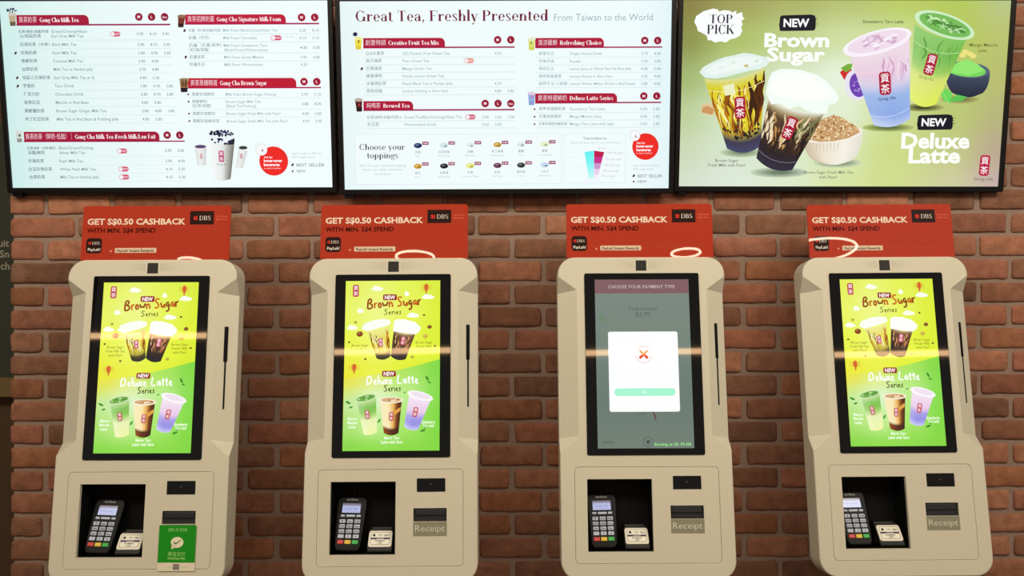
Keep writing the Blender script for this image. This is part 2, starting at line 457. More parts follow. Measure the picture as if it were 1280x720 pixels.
def brick_mat():
    m = bpy.data.materials.new('brick'); m.use_nodes = True; nt = m.node_tree; b = nt.nodes['Principled BSDF']
    a = nt.nodes.new('ShaderNodeAttribute'); a.attribute_name = 'Col'
    tc = nt.nodes.new('ShaderNodeTexCoord')
    n1 = nt.nodes.new('ShaderNodeTexNoise'); n1.inputs['Scale'].default_value = 26; n1.inputs['Detail'].default_value = 6; n1.inputs['Roughness'].default_value = .65
    n2 = nt.nodes.new('ShaderNodeTexNoise'); n2.inputs['Scale'].default_value = 9; n2.inputs['Detail'].default_value = 3
    n3 = nt.nodes.new('ShaderNodeTexNoise'); n3.inputs['Scale'].default_value = 140; n3.inputs['Detail'].default_value = 4
    for n in (n1, n2, n3): nt.links.new(tc.outputs['Object'], n.inputs['Vector'])
    r1 = nt.nodes.new('ShaderNodeMapRange'); r1.inputs['From Min'].default_value = .3; r1.inputs['From Max'].default_value = .7
    r1.inputs['To Min'].default_value = .72; r1.inputs['To Max'].default_value = 1.25
    nt.links.new(n1.outputs['Fac'], r1.inputs['Value'])
    mul = nt.nodes.new('ShaderNodeVectorMath'); mul.operation = 'SCALE'
    nt.links.new(a.outputs['Color'], mul.inputs[0]); nt.links.new(r1.outputs['Result'], mul.inputs['Scale'])
    # pale lime dust in patches
    r2 = nt.nodes.new('ShaderNodeMapRange'); r2.inputs['From Min'].default_value = .56; r2.inputs['From Max'].default_value = .78; r2.inputs['To Max'].default_value = .30
    nt.links.new(n2.outputs['Fac'], r2.inputs['Value'])
    mx = nt.nodes.new('ShaderNodeMix'); mx.data_type = 'RGBA'
    nt.links.new(r2.outputs['Result'], mx.inputs['Factor']); nt.links.new(mul.outputs['Vector'], mx.inputs[6]); mx.inputs[7].default_value = (*lin((168, 132, 108)), 1)
    nt.links.new(mx.outputs[2], b.inputs['Base Color'])
    b.inputs['Roughness'].default_value = .82; b.inputs['Specular IOR Level'].default_value = .25
    add = nt.nodes.new('ShaderNodeMath'); add.operation = 'ADD'
    nt.links.new(n1.outputs['Fac'], add.inputs[0]); nt.links.new(n3.outputs['Fac'], add.inputs[1])
    bp = nt.nodes.new('ShaderNodeBump'); bp.inputs['Strength'].default_value = .55; bp.inputs['Distance'].default_value = .006
    nt.links.new(add.outputs['Value'], bp.inputs['Height']); nt.links.new(bp.outputs['Normal'], b.inputs['Normal'])
    return m
def noisy_mat(name, c0, c1, scale, rough, bump=.3, dist=.004):
    m = bpy.data.materials.new(name); m.use_nodes = True; nt = m.node_tree; b = nt.nodes['Principled BSDF']
    tc = nt.nodes.new('ShaderNodeTexCoord'); n = nt.nodes.new('ShaderNodeTexNoise'); n.inputs['Scale'].default_value = scale; n.inputs['Detail'].default_value = 6
    nt.links.new(tc.outputs['Object'], n.inputs['Vector'])
    mx = nt.nodes.new('ShaderNodeMix'); mx.data_type = 'RGBA'; nt.links.new(n.outputs['Fac'], mx.inputs['Factor'])
    mx.inputs[6].default_value = (*lin(c0), 1); mx.inputs[7].default_value = (*lin(c1), 1)
    nt.links.new(mx.outputs[2], b.inputs['Base Color']); b.inputs['Roughness'].default_value = rough; b.inputs['Specular IOR Level'].default_value = .25
    bp = nt.nodes.new('ShaderNodeBump'); bp.inputs['Strength'].default_value = bump; bp.inputs['Distance'].default_value = dist
    nt.links.new(n.outputs['Fac'], bp.inputs['Height']); nt.links.new(bp.outputs['Normal'], b.inputs['Normal'])
    return m
M['brick'] = brick_mat()
M['mortar'] = noisy_mat('mortar', (132, 109, 97), (158, 135, 121), 60, .9, .5, .003)
M['chalk'] = noisy_mat('chalkboard', (62, 66, 56), (74, 77, 66), 3, .7, .05)
M['dark_wood'] = noisy_mat('dark_wood', (84, 66, 48), (98, 76, 54), 7, .5, .1)
M['ledge'] = noisy_mat('ledge_wood', (122, 102, 68), (134, 112, 74), 8, .5, .1)
M['floor'] = noisy_mat('floor_tile', (84, 76, 68), (96, 86, 76), 5, .4, .05)
M['ceiling'] = noisy_mat('ceiling_paint', (150, 140, 126), (158, 148, 134), 4, .8, .02)
M['chalk_ink'] = mat('chalk_lettering', (186, 180, 160), .9)

# ------------------------------------------------------------------ the setting
X_END, COURSE, BR_L, Z_REF = -1.754, 0.0805, 0.2330, 0.567
def build_wall():
    V, F, MI, C = [], [], [], []
    def add(vs, fs, mi, col):
        b = len(V); V.extend(vs); F.extend([tuple(b + i for i in f) for f in fs]); MI.extend([mi] * len(fs)); C.extend([col] * len(vs))
    # mortar body
    x0, x1, y0, y1, z0, z1 = X_END + .010, 2.75, .001, .23, 0.0, 2.78
    add([(x0, y0, z0), (x1, y0, z0), (x1, y0, z1), (x0, y0, z1), (x0, y1, z0), (x1, y1, z0), (x1, y1, z1), (x0, y1, z1)],
        [(0, 1, 2, 3), (5, 4, 7, 6), (4, 0, 3, 7), (1, 5, 6, 2), (3, 2, 6, 7), (4, 5, 1, 0)], 1, (.2, .15, .13))
    pal = [(152, 101, 78), (156, 104, 80), (146, 96, 73), (160, 109, 84), (138, 92, 70), (134, 93, 72), (154, 100, 80), (150, 98, 70), (128, 88, 68), (152, 97, 75)]
    rows = int(2.75 / COURSE)
    zb = Z_REF - COURSE * 7
    for r in range(0, 35):
        za = zb + r * COURSE
        if za < -.01 or za > 2.72: continue
        odd = (r % 2 == 0)
        x = X_END; first = True
        # the course whose lower bed joint is z=1.69 starts with a half brick
        while x < 2.72:
            ln = BR_L
            if first: ln = .122 if odd else .232
            j = .0085
            bx0, bx1 = x + (0 if first else j + random.uniform(-.002, .002)), x + ln - j + random.uniform(-.0035, .0035)
            bz0, bz1 = za + .0066 + random.uniform(-.002, .002), za + COURSE - .0066 + random.uniform(-.002, .002)
            cx, cz = (bx0 + bx1) / 2, (bz0 + bz1) / 2
            base = random.choice(pal); k = random.uniform(.86, 1.08)
            col = lin(tuple(min(255, c * k) for c in base))
            depth = .228 if first else .03
            prot = .0055 + random.uniform(0, .003)
            seed = random.uniform(0, 100)
            rad = random.uniform(.008, .014)
            base_pts = rr_pts(bx0, bx1, bz0, bz1, rad, 4)
            # densify straight runs
            ring = []
            for i in range(len(base_pts)):
                a, b = base_pts[i], base_pts[(i + 1) % len(base_pts)]
                d = math.hypot(b[0] - a[0], b[1] - a[1]); n = max(1, int(d / .022))
                for q in range(n): ring.append((a[0] + (b[0] - a[0]) * q / n, a[1] + (b[1] - a[1]) * q / n))
            n = len(ring); vs = []; fs = []
            prof = [(0, depth), (0, -prot * .25), (.0022, -prot * .72), (.007, -prot), (.020, -prot - .0008)]
            for pi, (ins, yy) in enumerate(prof):
                for (px, pz) in ring:
                    nz = noise.noise(Vector((px * 28 + seed, pz * 28, seed)))
                    nz2 = noise.noise(Vector((px * 75, pz * 75 + seed, 3.1)))
                    hw, hh = (bx1 - bx0) / 2, (bz1 - bz0) / 2
                    sx = (hw - ins - max(0, nz * .0042 + nz2 * .0018)) / hw; sz = (hh - ins - max(0, nz * .0042 + nz2 * .0018)) / hh
                    y = yy + (nz * .0022 + nz2 * .0010 if pi >= 2 else 0)
                    X = cx + (px - cx) * sx
                    if first and px < cx: X = max(X, X_END + (ins if pi else 0))
                    vs.append((X, y, cz + (pz - cz) * sz))
            for pi in range(len(prof) - 1):
                for i in range(n):
                    fs.append((pi * n + i, pi * n + (i + 1) % n, (pi + 1) * n + (i + 1) % n, (pi + 1) * n + i))
            fs.append(tuple((len(prof) - 1) * n + i for i in range(n)))
            add(vs, fs, 0, col)
            x += ln; first = False
    me = bpy.data.meshes.new('brick_wall')
    me.from_pydata(V, [], F)
    me.materials.append(M['brick']); me.materials.append(M['mortar'])
    me.polygons.foreach_set('material_index', MI)
    at = me.color_attributes.new('Col', 'FLOAT_COLOR', 'POINT')
    flat = []
    for c in C: flat += [*c, 1.0]
    at.data.foreach_set('color', flat)
    for p, mi in zip(me.polygons, MI): p.use_smooth = (mi == 0)
    me.set_sharp_from_angle(angle=R(50))
    return tag(link('wall_back', me), kind='structure')
build_wall()

def simple_box(name, x0, x1, y0, y1, z0, z1, m, parent=None, bev=0.0):
    me = to_mesh(box_bm(x0, x1, y0, y1, z0, z1, bev), name, 40 if bev else None)
    return link(name, me, m, parent)
tag(simple_box('floor', -5, 3.2, -7.2, 2.2, -.1, 0.0, M['floor']), kind='structure')
tag(simple_box('ceiling', -5, 3.2, -7.2, 2.2, 3.7, 3.8, M['ceiling']), kind='structure')
tag(simple_box('wall_left', -5, 0.6, 1.22, 1.34, 0, 3.7, M['dark_wood']), kind='structure')
tag(simple_box('wall_far_left', -5.1, -5.0, -7.2, 1.34, 0, 3.7, M['ceiling']), kind='structure')

cb = bpy.data.objects.new('chalkboard', None); COL.objects.link(cb); cb.location = (-2.75, 1.2, 1.07)
tag(cb, 'dark green chalkboard with pale lettering on the far wall beyond the brick pier', 'chalkboard')
simple_box('board_panel', -1.0, .95, -.012, .018, .02, 1.28, M['chalk'], cb)
simple_box('bottom_ledge', -1.0, .95, -.07, .018, -.075, .02, M['ledge'], cb, .004)  # wooden ledge projecting along the foot of the board
def letters(name, s, x, z, size, y, m, parent, bold=0.0, al='r'):
    V, Fs = glyphs(s, bold)
    x1 = max(v[0] for v in V) if al == 'r' else 0
    me = bpy.data.meshes.new(name)
    me.from_pydata([(x + (a - x1) * size, y, z + b * size) for a, b in V], [], Fs)
    bm = bmesh.new(); bm.from_mesh(me); bm.normal_update()
    for f in bm.faces:
        if f.normal.y > 0: f.normal_flip()
    ret = bmesh.ops.extrude_face_region(bm, geom=list(bm.faces))
    for v in [g for g in ret['geom'] if isinstance(g, bmesh.types.BMVert)]: v.co.y -= .0008
    bmesh.ops.recalc_face_normals(bm, faces=bm.faces)
    bm.to_mesh(me); bm.free()
    return link(name, me, m, parent)
for s, x, z in (('uit', .2435, .668), ('Sn', .243, .614), ('rch', .246, .554)):
    letters('chalk_lettering', s, x, z, .052, -.0121, M['chalk_ink'], cb, .012)

# ------------------------------------------------------------------ menu board artwork
INK = (124, 150, 157); INK2 = (150, 176, 182); DARK = (72, 84, 108); PALE = (175, 200, 205)
def banner(A, x0, y0, x1, y1, zh, en, xz, xe, xe1, lx, circles, cy, col=RED, w_zh=None):
    A.rect(x0, y0, x1, y1, col, 1, 6, (0, 0, 1, 0))
    A.rect(x0, y1 - 1.2, lx, y1, mix(col, (150, 40, 110), .5), 1)
    base = y1 - (y1 - y0) * .30
    A.text(zh, xz, base, (y1 - y0) * .62, (245, 215, 225), 2, 'l', 0, width=w_zh or (xe - xz - 3.5))
    A.serif(en, xe, base, (y1 - y0) * .42, (255, 245, 248), 2, width=(xe1 - xe), wt=1.7)
    for cx, t in circles:
        A.ell(cx, cy, 4.7, 4.7, mix(col, (110, 10, 50), .35), 1, n=24)
        A.text(t, cx, cy + 1.6, 4.6 if len(t) == 1 else 3.4, (255, 240, 245), 2, 'c', .02)
def pill(A, x, y, w=13, c=(200, 30, 70)):
    A.rect(x - w / 2, y - 3.1, x + w / 2, y + 3.1, mix(c, (255, 255, 255), .25), 2, 3.0)
    A.rect(x - w / 2 + .5, y - 2.6, x - w * .05, y + 2.6, (246, 240, 244), 3, 2.5)
    A.text('HOT', x + w * .22, y + 1.1, 3.0, (255, 235, 240), 3, 'c', .02)
def mark(A, x, y):
    A.poly([(x - 1.6, y + 1.8), (x - 1.2, y - 1.2), (x + 1.0, y - 2.2), (x + 1.6, y - .4), (x + .4, y + 1.4)], (70, 20, 45), 2)
def bullet(A, x, y): A.ell(x, y, 1.2, 1.2, (110, 30, 60), 2, n=10)
def rule(A, x0, x1, y): A.rect(x0, y - .2, x1, y + .2, (222, 237, 239), 1)
def row(A, zh, xz, en, xe, y, prices, size=5.2, zs=5.0, c=INK, cz=DARK):
    if zh:
        est = len(zh) * zs * .98; mx = xe - xz - 3.0
        A.text(zh, xz, y + 1.9, min(zs, zs * (mx / est) ** .5) if est > mx else zs, cz, 2, 'l', .004, width=mx if est > mx else None)
    if en: A.text(en, xe, y + 1.9, size, c, 2, 'l', .006)
    for px, p in prices: A.text(p, px, y + 1.9, 5.0, c, 2, 'c', .008)
def mini_cup(A, x, y, body, top, dark, tilt=0, w=8, h=15):
    t, b = w / 2, w * .36
    A.poly([(x - t + tilt, y - h * .35), (x + t + tilt, y - h * .35), (x + b, y + h * .5), (x - b, y + h * .5)], body, 3)
    A.poly([(x - b * 1.12, y + h * .2), (x + b * 1.12, y + h * .2), (x + b, y + h * .5), (x - b, y + h * .5)], dark, 4)
    A.ell(x + tilt, y - h * .36, t * 1.15, h * .13, top, 4, n=14)
def pearls(A, cx, cy, rx, ry, n, r, L, cols=((35, 30, 75), (20, 20, 45), (60, 60, 110))):
    for i in range(n):
        a = random.uniform(0, 6.28); q = math.sqrt(random.random())
        A.ell(cx + rx * q * math.cos(a), cy + ry * q * math.sin(a), r * random.uniform(.7, 1.2), r * random.uniform(.6, 1.1), random.choice(cols), L, n=8)
def sugar_disc(A, cx, cy, r, wx, wy, wr):
    A.ell(cx, cy, r, r, (238, 42, 36), 2, n=36)
    A.ell(wx, wy, wr, wr, (246, 248, 250), 3, n=24); A.ring(wx, wy, wr, .5, (225, 205, 212), 4)
    A.poly([(wx + .2, wy + 2.5), (wx + 1.2, wy - 1.5), (wx + 2.6, wy + 2.2)], (170, 90, 110), 4)
    x = cx - r * .68
    A.text('Ask for', x, cy - r * .2, 3.6, (255, 240, 238), 4, 'l', .02)
    A.text('lower-sugar', x, cy + r * .06, 4.6, (255, 250, 250), 4, 'l', .04, width=r * 1.28)
    A.text('beverages', x, cy + r * .34, 4.6, (255, 250, 250), 4, 'l', .04, width=r * 1.1)
    A.text('to make it healthier', x, cy + r * .54, 2.4, (255, 220, 215), 4, 'l', .01, width=r * 1.2)
def legend(A, x, y0, y1, y2, y3, w):
    A.text('Approximate to 30% less', x, y0, 3.6, (190, 190, 200), 2, 'l', width=w)
    A.text('50% sugar level', x, y1, 3.6, (190, 190, 200), 2, 'l', width=w * .78)
    mark(A, x + 1, y2 - 2); A.text('BEST SELLER', x + 6, y2, 5.4, (105, 105, 115), 2, 'l', .0, width=w * .94)
    bullet(A, x + 1, y3 - 1.6); A.text('NEW', x + 6, y3, 5.0, (105, 105, 115), 2, 'l', .0)

TVW, TVH = 1.1057, 0.622
def art_menu_one():
    A = Art(TVW, TVH, [(4, 4), (411, 2), (417, 236), (20.6, 236.3)])
    A.back(lambda s, t: stops([(0, (206, 238, 234)), (.12, (224, 245, 242)), (.5, (240, 252, 252)), (1, (242, 252, 252))], s))
    banner(A, 25, 21, 115, 33.5, '貢茶奶茶', 'Gong Cha Milk Tea', 28.5, 54, 102, 215.5, ((176.5, 'M'), (192.3, 'L'), (208.4, 'Hot')), 23, (165, 20, 55))
    mini_cup(A, 21, 26, (190, 170, 140), (205, 200, 190), (110, 90, 70), -1, 9, 17); pearls(A, 19.5, 15, 6, 2.2, 14, 1.1, 5)
    P = A.P
    k = 57.5
    def xs(x, y): return x + (y - 41) * .065
    items = [
        (57.5, '紅茶奶茶（大杯）', 'Black Milk Tea', ('3.90', '4.70', '3.90'), 0), (68, '珍珠奶茶', 'Pearl Milk Tea', ('3.40', '4.90', '3.90'), 1),
        (78.2, '焦糖奶茶', 'Caramel Milk Tea', ('3.90', '4.90'), 0), (88.5, '仙草奶茶', 'Milk Tea w Herbal Jelly', ('3.70', '4.80'), 0),
        (98.9, '伯爵三兄弟奶茶', 'Earl Grey Milk Tea w 3J', ('4.40', '5.30'), 1), (109.2, '芋香奶', 'Taro Drink', ('3.80', '4.70', '3.80'), 1),
        (119.5, '巧克力奶', 'Chocolate Drink', ('3.80', '4.70', '3.80'), 0), (129.8, '抹茶紅豆', 'Matcha w Red Bean', ('4.80', '5.80'), 0),
        (140.3, '黑糖薑奶茶', 'Brown Sugar Ginger Milk Tea', ('3.80', '4.80', '3.80'), 0), (150.6, '布丁紅豆奶茶', 'Milk Tea w Red Bean & Pudding Jelly', ('4.90', '5.80'), 0)]
    row(A, '紅茶/綠茶/烏龍/阿里', 28, 'Green/Oolong/Alisan', 68, 41.2, ())
    row(A, '山/伯爵奶茶', 30, 'Earl Grey Milk Tea', 68.6, 47, ())
    for px, p in ((178, '3.90'), (194, '4.10'), (210, '3.90')): A.text(p, px, 46, 5.0, INK, 2, 'c', .008)
    pill(A, 147.3, 44.5); rule(A, 26, 216, 52)
    for y, zh, en, pr, mk in items:
        row(A, zh, xs(29, y), en, xs(68, y), y, [(xs(178 + 16 * i, y), p) for i, p in enumerate(pr)])
        rule(A, xs(26, y), xs(216, y), y + 5.2)
        if mk: mark(A, xs(22.5, y), y + .5)
    banner(A, 34, 166.5, 202, 179, '貢茶奶茶（鮮奶·低脂）｜', 'Gong Cha Milk Tea (Fresh Milk/Low Fat)', 36.5, 97.5, 198, 233.3, ((211.3, 'M'), (227, 'L')), 170.7, (165, 20, 55))
    mini_cup(A, 29, 172, (205, 215, 205), (215, 222, 215), (150, 150, 140), -1, 8, 15); A.ell(29, 171, 1.2, 1.8, (60, 70, 60), 5, n=8)
    row(A, '紅茶/綠茶（大杯/鮮奶）', 38.5, 'Black/Green/Oolong', 77.3, 186.4, ()); row(A, '烏龍/鮮奶', 39.5, 'Alisan Milk Tea', 78, 192.4, ())
    for px, p in ((212.8, '3.90'), (228.4, '5.00')): A.text(p, px, 191.6, 5.0, INK, 2, 'c', .008)
    rule(A, 33, 233, 197.3)
    for y, zh, en, pr in ((202.8, '珍珠奶茶', 'Pearl Milk Tea', ('3.90', '4.90')), (213, '白玉珍珠奶茶', 'White Pearl Milk Tea', ('4.10', '5.20')), (222.8, '仙草奶茶', 'Milk Tea w Herbal Jelly', ('4.10', '5.30'))):
        row(A, zh, xs(29.3, y), en, xs(67.5, y), y, [(213.4 + i * 15.7 + (y - 203) * .04, p) for i, p in enumerate(pr)]); rule(A, 34, 234, y + 5.2)
    pill(A, 155.5, 190.4); pill(A, 157.2, 213); pill(A, 158, 223)
    banner(A, 233.5, 20, 359, 32, '貢茶招牌奶蓋', 'Gong Cha Signature Milk Foam', 237, 273, 352, 400.3, ((378.5, 'M'), (394.8, 'L')), 23.3, (190, 22, 55))
    mini_cup(A, 228.5, 28, (120, 50, 40), (150, 110, 80), (55, 20, 25), 1, 9, 16)
    for y, zh, en, pr in ((39.4, '奶蓋（紅/綠/烏龍/阿里）', 'Milk Foam Black/Green/Alisan Tea', ('3.50', '4.10')), (48.9, '奶蓋（可可）', 'Milk Foam Chocolate', ('4.10', '5.10')),
                          (58.4, '奶蓋（芒果/草莓）', 'Milk Foam Strawberry Taro', ()), (64, '（紅/綠/烏龍）', '(Black/Green/Wintermelon)', ()), (73, '奶蓋抹茶', 'Milk Foam Green Matcha', ('3.90', '4.80')), (82.3, '奶蓋冬瓜', 'Milk Foam Wintermelon', ('4.20',))):
        d = (y - 39.4) * .035
        row(A, zh, 238 + d, en, 281 + d, y, [(379.8 + 16 * i + d, p) for i, p in enumerate(pr)], 4.8, 4.8, INK2, INK)
    for px, p in ((381, '4.30'), (397, '5.30')): A.text(p, px, 62.8, 5, INK, 2, 'c', .008)
    for y in (44, 54, 68, 78): rule(A, 238, 400, y)
    mark(A, 233.2, 40.2); mark(A, 234.6, 73.3); pill(A, 346.8, 49, 14); A.text('Hot only', 358, 48.5, 3, PALE, 2)
    banner(A, 237, 99.5, 372, 112, '貢茶黑糖精選', 'Gong Cha Brown Sugar', 240.5, 277, 335, 402.5, ((381.4, 'M'), (397.3, 'L')), 103.8, (190, 22, 50))
    mini_cup(A, 232.5, 108, (150, 110, 70), (165, 150, 110), (28, 20, 30), 0, 11, 18)
    for x in (-3, -1, 1.5, 3): A.stroke([(232.5 + x, 101), (232.5 + x * .8, 110)], 1.1, (90, 50, 30), 5)
    for y, zh, en, pr in ((119.5, '黑糖珍珠鮮奶', 'Milk Foam Brown Sugar Oolong', ('3.90', '5.10')), (128.6, '黑糖鮮奶', 'Brown Sugar Milk Tea', ()), (134, '（紅茶/烏龍）', '(Black Tea/Oolong)', ()),
                          (143.6, '黑糖珍珠鮮奶', 'Brown Sugar Fresh Milk with Pearl', ('4.80', '5.80')), (153, '黑糖珍珠鮮奶茶', 'Brown Sugar Fresh Milk Tea with Pearl', ('4.90', '5.90'))):
        d = (y - 119.5) * .04
        row(A, zh, 242 + d, en, 284 + d, y, [(382.3 + 15.8 * i + d, p) for i, p in enumerate(pr)], 4.8, 4.8, INK2, INK)
        if pr or y < 130: bullet(A, 237.6 + d, y + .2)
    for px, p in ((382.9, '3.80'), (398.6, '4.70')): A.text(p, px, 133.4, 5, INK, 2, 'c', .008)
    for y in (124, 138.5, 148.3): rule(A, 238, 402, y)
    # three foam-topped cups
    for tl, tr, br, bl, dk in (((245.5, 186), (259.8, 186), (259.3, 208), (248.6, 208), (95, 70, 110)), ((300, 187.5), (311, 190), (305, 211.5), (296.2, 211.5), (60, 65, 60))):
        A.grid(quadmap(tl, tr, br, bl, .8), lambda s, t: mix((238, 242, 242), (205, 205, 198), abs(s - .4) * 1.3), 6, 3, 2)
        A.ell((tl[0] + tr[0]) / 2, tl[1] - 1, (tr[0] - tl[0]) / 2, 2.2, dk, 4, n=14)
        capsule(A, (tl[0] + tr[0] + bl[0] + br[0]) / 4, 197, 2.8, 6, 4, col=(190, 110, 130))
    f = quadmap((262, 176), (295.5, 174), (290, 225.5), (267, 225.5), 2)
    A.grid(f, lambda s, t: stops([(0, (246, 250, 250)), (.55, (232, 236, 234)), (.8, (170, 172, 164)), (1, (118, 118, 112))], s), 12, 4, 3)
    A.ell(279, 174, 17, 7.5, (236, 246, 250), 4, n=26)
    pearls(A, 279, 168.5, 15, 3.6, 46, 1.5, 5); pearls(A, 279, 178, 17, 4, 16, 1.5, 5)
    A.poly([(287, 178), (295, 174.5), (294, 182), (287, 183)], (25, 28, 40), 5)
    capsule(A, 278.5, 197.2, 6.6, 14, 6, col=(190, 60, 120)); A.text('Gong cha', 279, 208.3, 3.4, (120, 120, 120), 6, 'c')
    sugar_disc(A, 343.5, 203.2, 18, 328.3, 188.8, 7.4)
    legend(A, 366, 194.8, 199.4, 210, 217.5, 37)
    return A

def art_menu_two():
    A = Art(TVW, TVH, [(424, 2), (840, .5), (835.8, 235), (431.3, 236.6)])
    A.back(lambda s, t: stops([(0, (230, 246, 246)), (.1, (240, 251, 251)), (.9, (240, 251, 252)), (1, (226, 245, 248))], s))
    A.serif('Great Tea, Freshly Presented', 443.5, 27, 12.8, (112, 24, 52), 2, width=239.5, wt=1.3)
    A.text('From Taiwan to the World', 692.5, 26.4, 12.2, (140, 172, 178), 2, 'l', -.006, width=122.5)
    c = (175, 22, 55)
    banner(A, 453.5, 47.8, 556, 60, '創意特調', 'Creative Fruit Tea Mix', 456.5, 485, 548, 643.5, ((622, 'M'), (638.4, 'L')), 50, c)
    mini_cup(A, 447.5, 54, (235, 225, 70), (240, 235, 150), (225, 205, 60), 0, 9, 16); A.ell(443.5, 43, 3, 2.6, (35, 40, 80), 4, n=10); A.ell(448, 52, 1.2, 2.2, (170, 120, 40), 5, n=8)
    for y, zh, en, pr in ((66.8, 'QQ水果茶', 'QQ Passion Fruit Green Tea', ('4.70',)), (76.1, '桃子綠茶', 'Plum Green Tea', ()), (85.7, '芒果綠茶', 'Mango Green Tea', ()), (95, '蜂蜜檸檬', 'Honey Lemon Green Tea', ()),
                          (104.4, '水蜜桃紅茶', 'Peach Black Tea w Pandan Jelly', ('4.70',)), (113.6, '荔枝烏龍', 'Lychee Oolong w Aloe Vera', ('4.80', '5.80'))):
        row(A, zh, 457 + (y - 66) * .02, en, 503, y, [(622.5 + 16 * i, p) for i, p in enumerate(pr)], 5, 5, INK2, INK); rule(A, 455, 643, y + 4.8)
    mark(A, 452, 86.2); pill(A, 586, 76, 13, (225, 120, 90))
    banner(A, 454, 126.5, 516.5, 138, '純喝茶', 'Brewed Tea', 458, 479, 512, 643.3, ((606.5, 'M'), (622.6, 'L'), (638.5, 'Hot')), 129.4, c)
    mini_cup(A, 449, 131, (85, 35, 35), (190, 170, 160), (40, 18, 22), -1, 9, 17); A.ell(449, 131, .8, 1.6, (200, 60, 60), 5, n=8)
    for y, zh, en, pr in ((146.2, '紅茶/綠茶/烏龍/阿里山', 'Green/Tea/Black/Oolong/Alisan Tea', ('2.90', '3.30', '2.90')), (155.4, '冬瓜茶', 'Wintermelon Drink', ('3.50', '3.90'))):
        row(A, zh, 459, en, 505, y, [(606.8 + 16.2 * i, p) for i, p in enumerate(pr)], 5, 5, INK2, INK); rule(A, 457, 643, y + 4.8)
    pill(A, 588, 146.2)
    # toppings box
    for x0, y0, x1, y1 in ((443, 167.6, 702, 229.5), (705, 166.8, 782, 228.5)):
        A.rect(x0, y0, x1, y1, (214, 228, 236), 1, 3); A.rect(x0 + .5, y0 + .5, x1 - .5, y1 - .5, (242, 251, 252), 2, 2.6)
    A.serif('Choose your', 449, 187.2, 7.2, (58, 42, 60), 3, width=58, wt=1.2); A.serif('toppings', 458.7, 197.6, 7.2, (58, 42, 60), 3, width=40, wt=1.2)
    for s, y, w in (('Add on your desired topping', 208, 59), ('from our wide selection', 213, 51), ('of choices', 218.4, 20)): A.text(s, 478.5, y, 4.2, (178, 186, 196), 3, 'c', width=w)
    tops = [[((35, 55, 105), '珍珠', 'Pearl'), ((205, 228, 232), '白玉珍珠', 'White Pearl'), ((222, 238, 240), '奶蓋', 'Milk Foam'), ((205, 165, 70), '布丁果凍', 'Pudding Jelly'), ((218, 232, 236), '蘆薈', 'Aloe'), ((226, 236, 190), '椰果', 'Coconut Jelly')],
            [((214, 160, 55), '愛玉', 'Ai-Yu'), ((26, 28, 42), '仙草凍', 'Herbal Jelly'), ((228, 232, 120), '芒果', 'Coconut Mango'), ((105, 55, 85), '紅豆', 'Red Bean'), ((50, 55, 55), '咖啡凍', 'Oreo'), ((190, 215, 238), '小丸子', 'Basil Seeds')]]
    for r, (yy, tr) in enumerate(zip((181.8, 207.6), tops)):
        for i, x in enumerate((522.4, 555.2, 588, 622, 651.5, 681)):
            cc, zh, en = tr[i]; y = yy - i * .35
            A.ell(x, y, 5.2, 3.3, cc, 3, n=16); A.ell(x - 1, y - .8, 2.6, 1.3, mix(cc, (255, 255, 255), .3), 4, n=10); A.ell(x + 1.6, y + 1.0, 2.2, 1.2, mix(cc, (30, 20, 20), .3), 4, n=10)
            A.rect(x + 5.3, y - 5, x + 13.6, y - .8, (150, 60, 95), 5, .8); A.text('0.60', x + 9.5, y - 1.9, 3.4, (250, 235, 240), 6, 'c', .02)
            A.text(zh, x, y + 9.6, 3.7, (115, 130, 145), 3, 'c'); A.text(en, x, y + 14.2, 3.3, (178, 196, 208), 3, 'c')
    # sweetness chart
    A.serif('Sweetness', 744, 174.4, 3.6, (80, 80, 88), 3, width=30, al='c'); A.text('Adjust the sugar level to suit your lifestyle', 744.5, 179.2, 3.2, (165, 190, 200), 3, 'c', width=63)
    L0, L1 = (730.8, 190), (736, 223.5)
    A.grid(quadmap((730.8, 190), (742.6, 188), (742.6, 223.8), (736.2, 223.2), 0), lambda s, t: stops([(0, (100, 242, 242)), (.45, (130, 246, 244)), (1, (205, 248, 246))], t), 4, 6, 3)
    def rx(t): return 755.6 + (747 - 755.6) * t
    for t0, t1, c2 in ((0, .22, (190, 25, 75)), (.22, .44, (200, 50, 140)), (.44, .64, (205, 150, 205)), (.64, .84, (234, 205, 238)), (.84, 1, (246, 234, 248))):
        y0, y1 = 188.2 + 35.3 * t0, 188.2 + 35.3 * t1
        A.poly([(742.8, y0), (rx(t0), y0 + (1.8 if t0 == 0 else 0)), (rx(t1), y1), (742.8, y1)], c2, 3)
    for i, s in enumerate(('100% full sugar', '70% less sugar', '50% half sugar', '30% less sugar', '0% no sugar')): A.text(s, (758.5, 757, 755.5, 754, 752.5)[i], (192, 200, 207.4, 214.5, 221)[i], 3.6, (190, 190, 198), 3, 'l')
    A.text('No ice', 748, 186, 3.6, (175, 190, 195), 3, 'l'); A.text('Less ice', 714, 197.5, 3.6, (205, 232, 234), 3, 'l'); A.text('Ice', 722, 208, 3.6, (190, 225, 228), 3, 'l')
    banner(A, 669, 47.8, 755, 60, '清涼最鮮', 'Refreshing Choice', 672.5, 700, 752, 828, ((806.2, 'M'), (822.4, 'L')), 51, c)
    mini_cup(A, 664.5, 55, (220, 225, 120), (225, 235, 200), (210, 215, 90), 0, 9, 16); A.ell(664, 54, 1, 2, (110, 150, 60), 5, n=8)
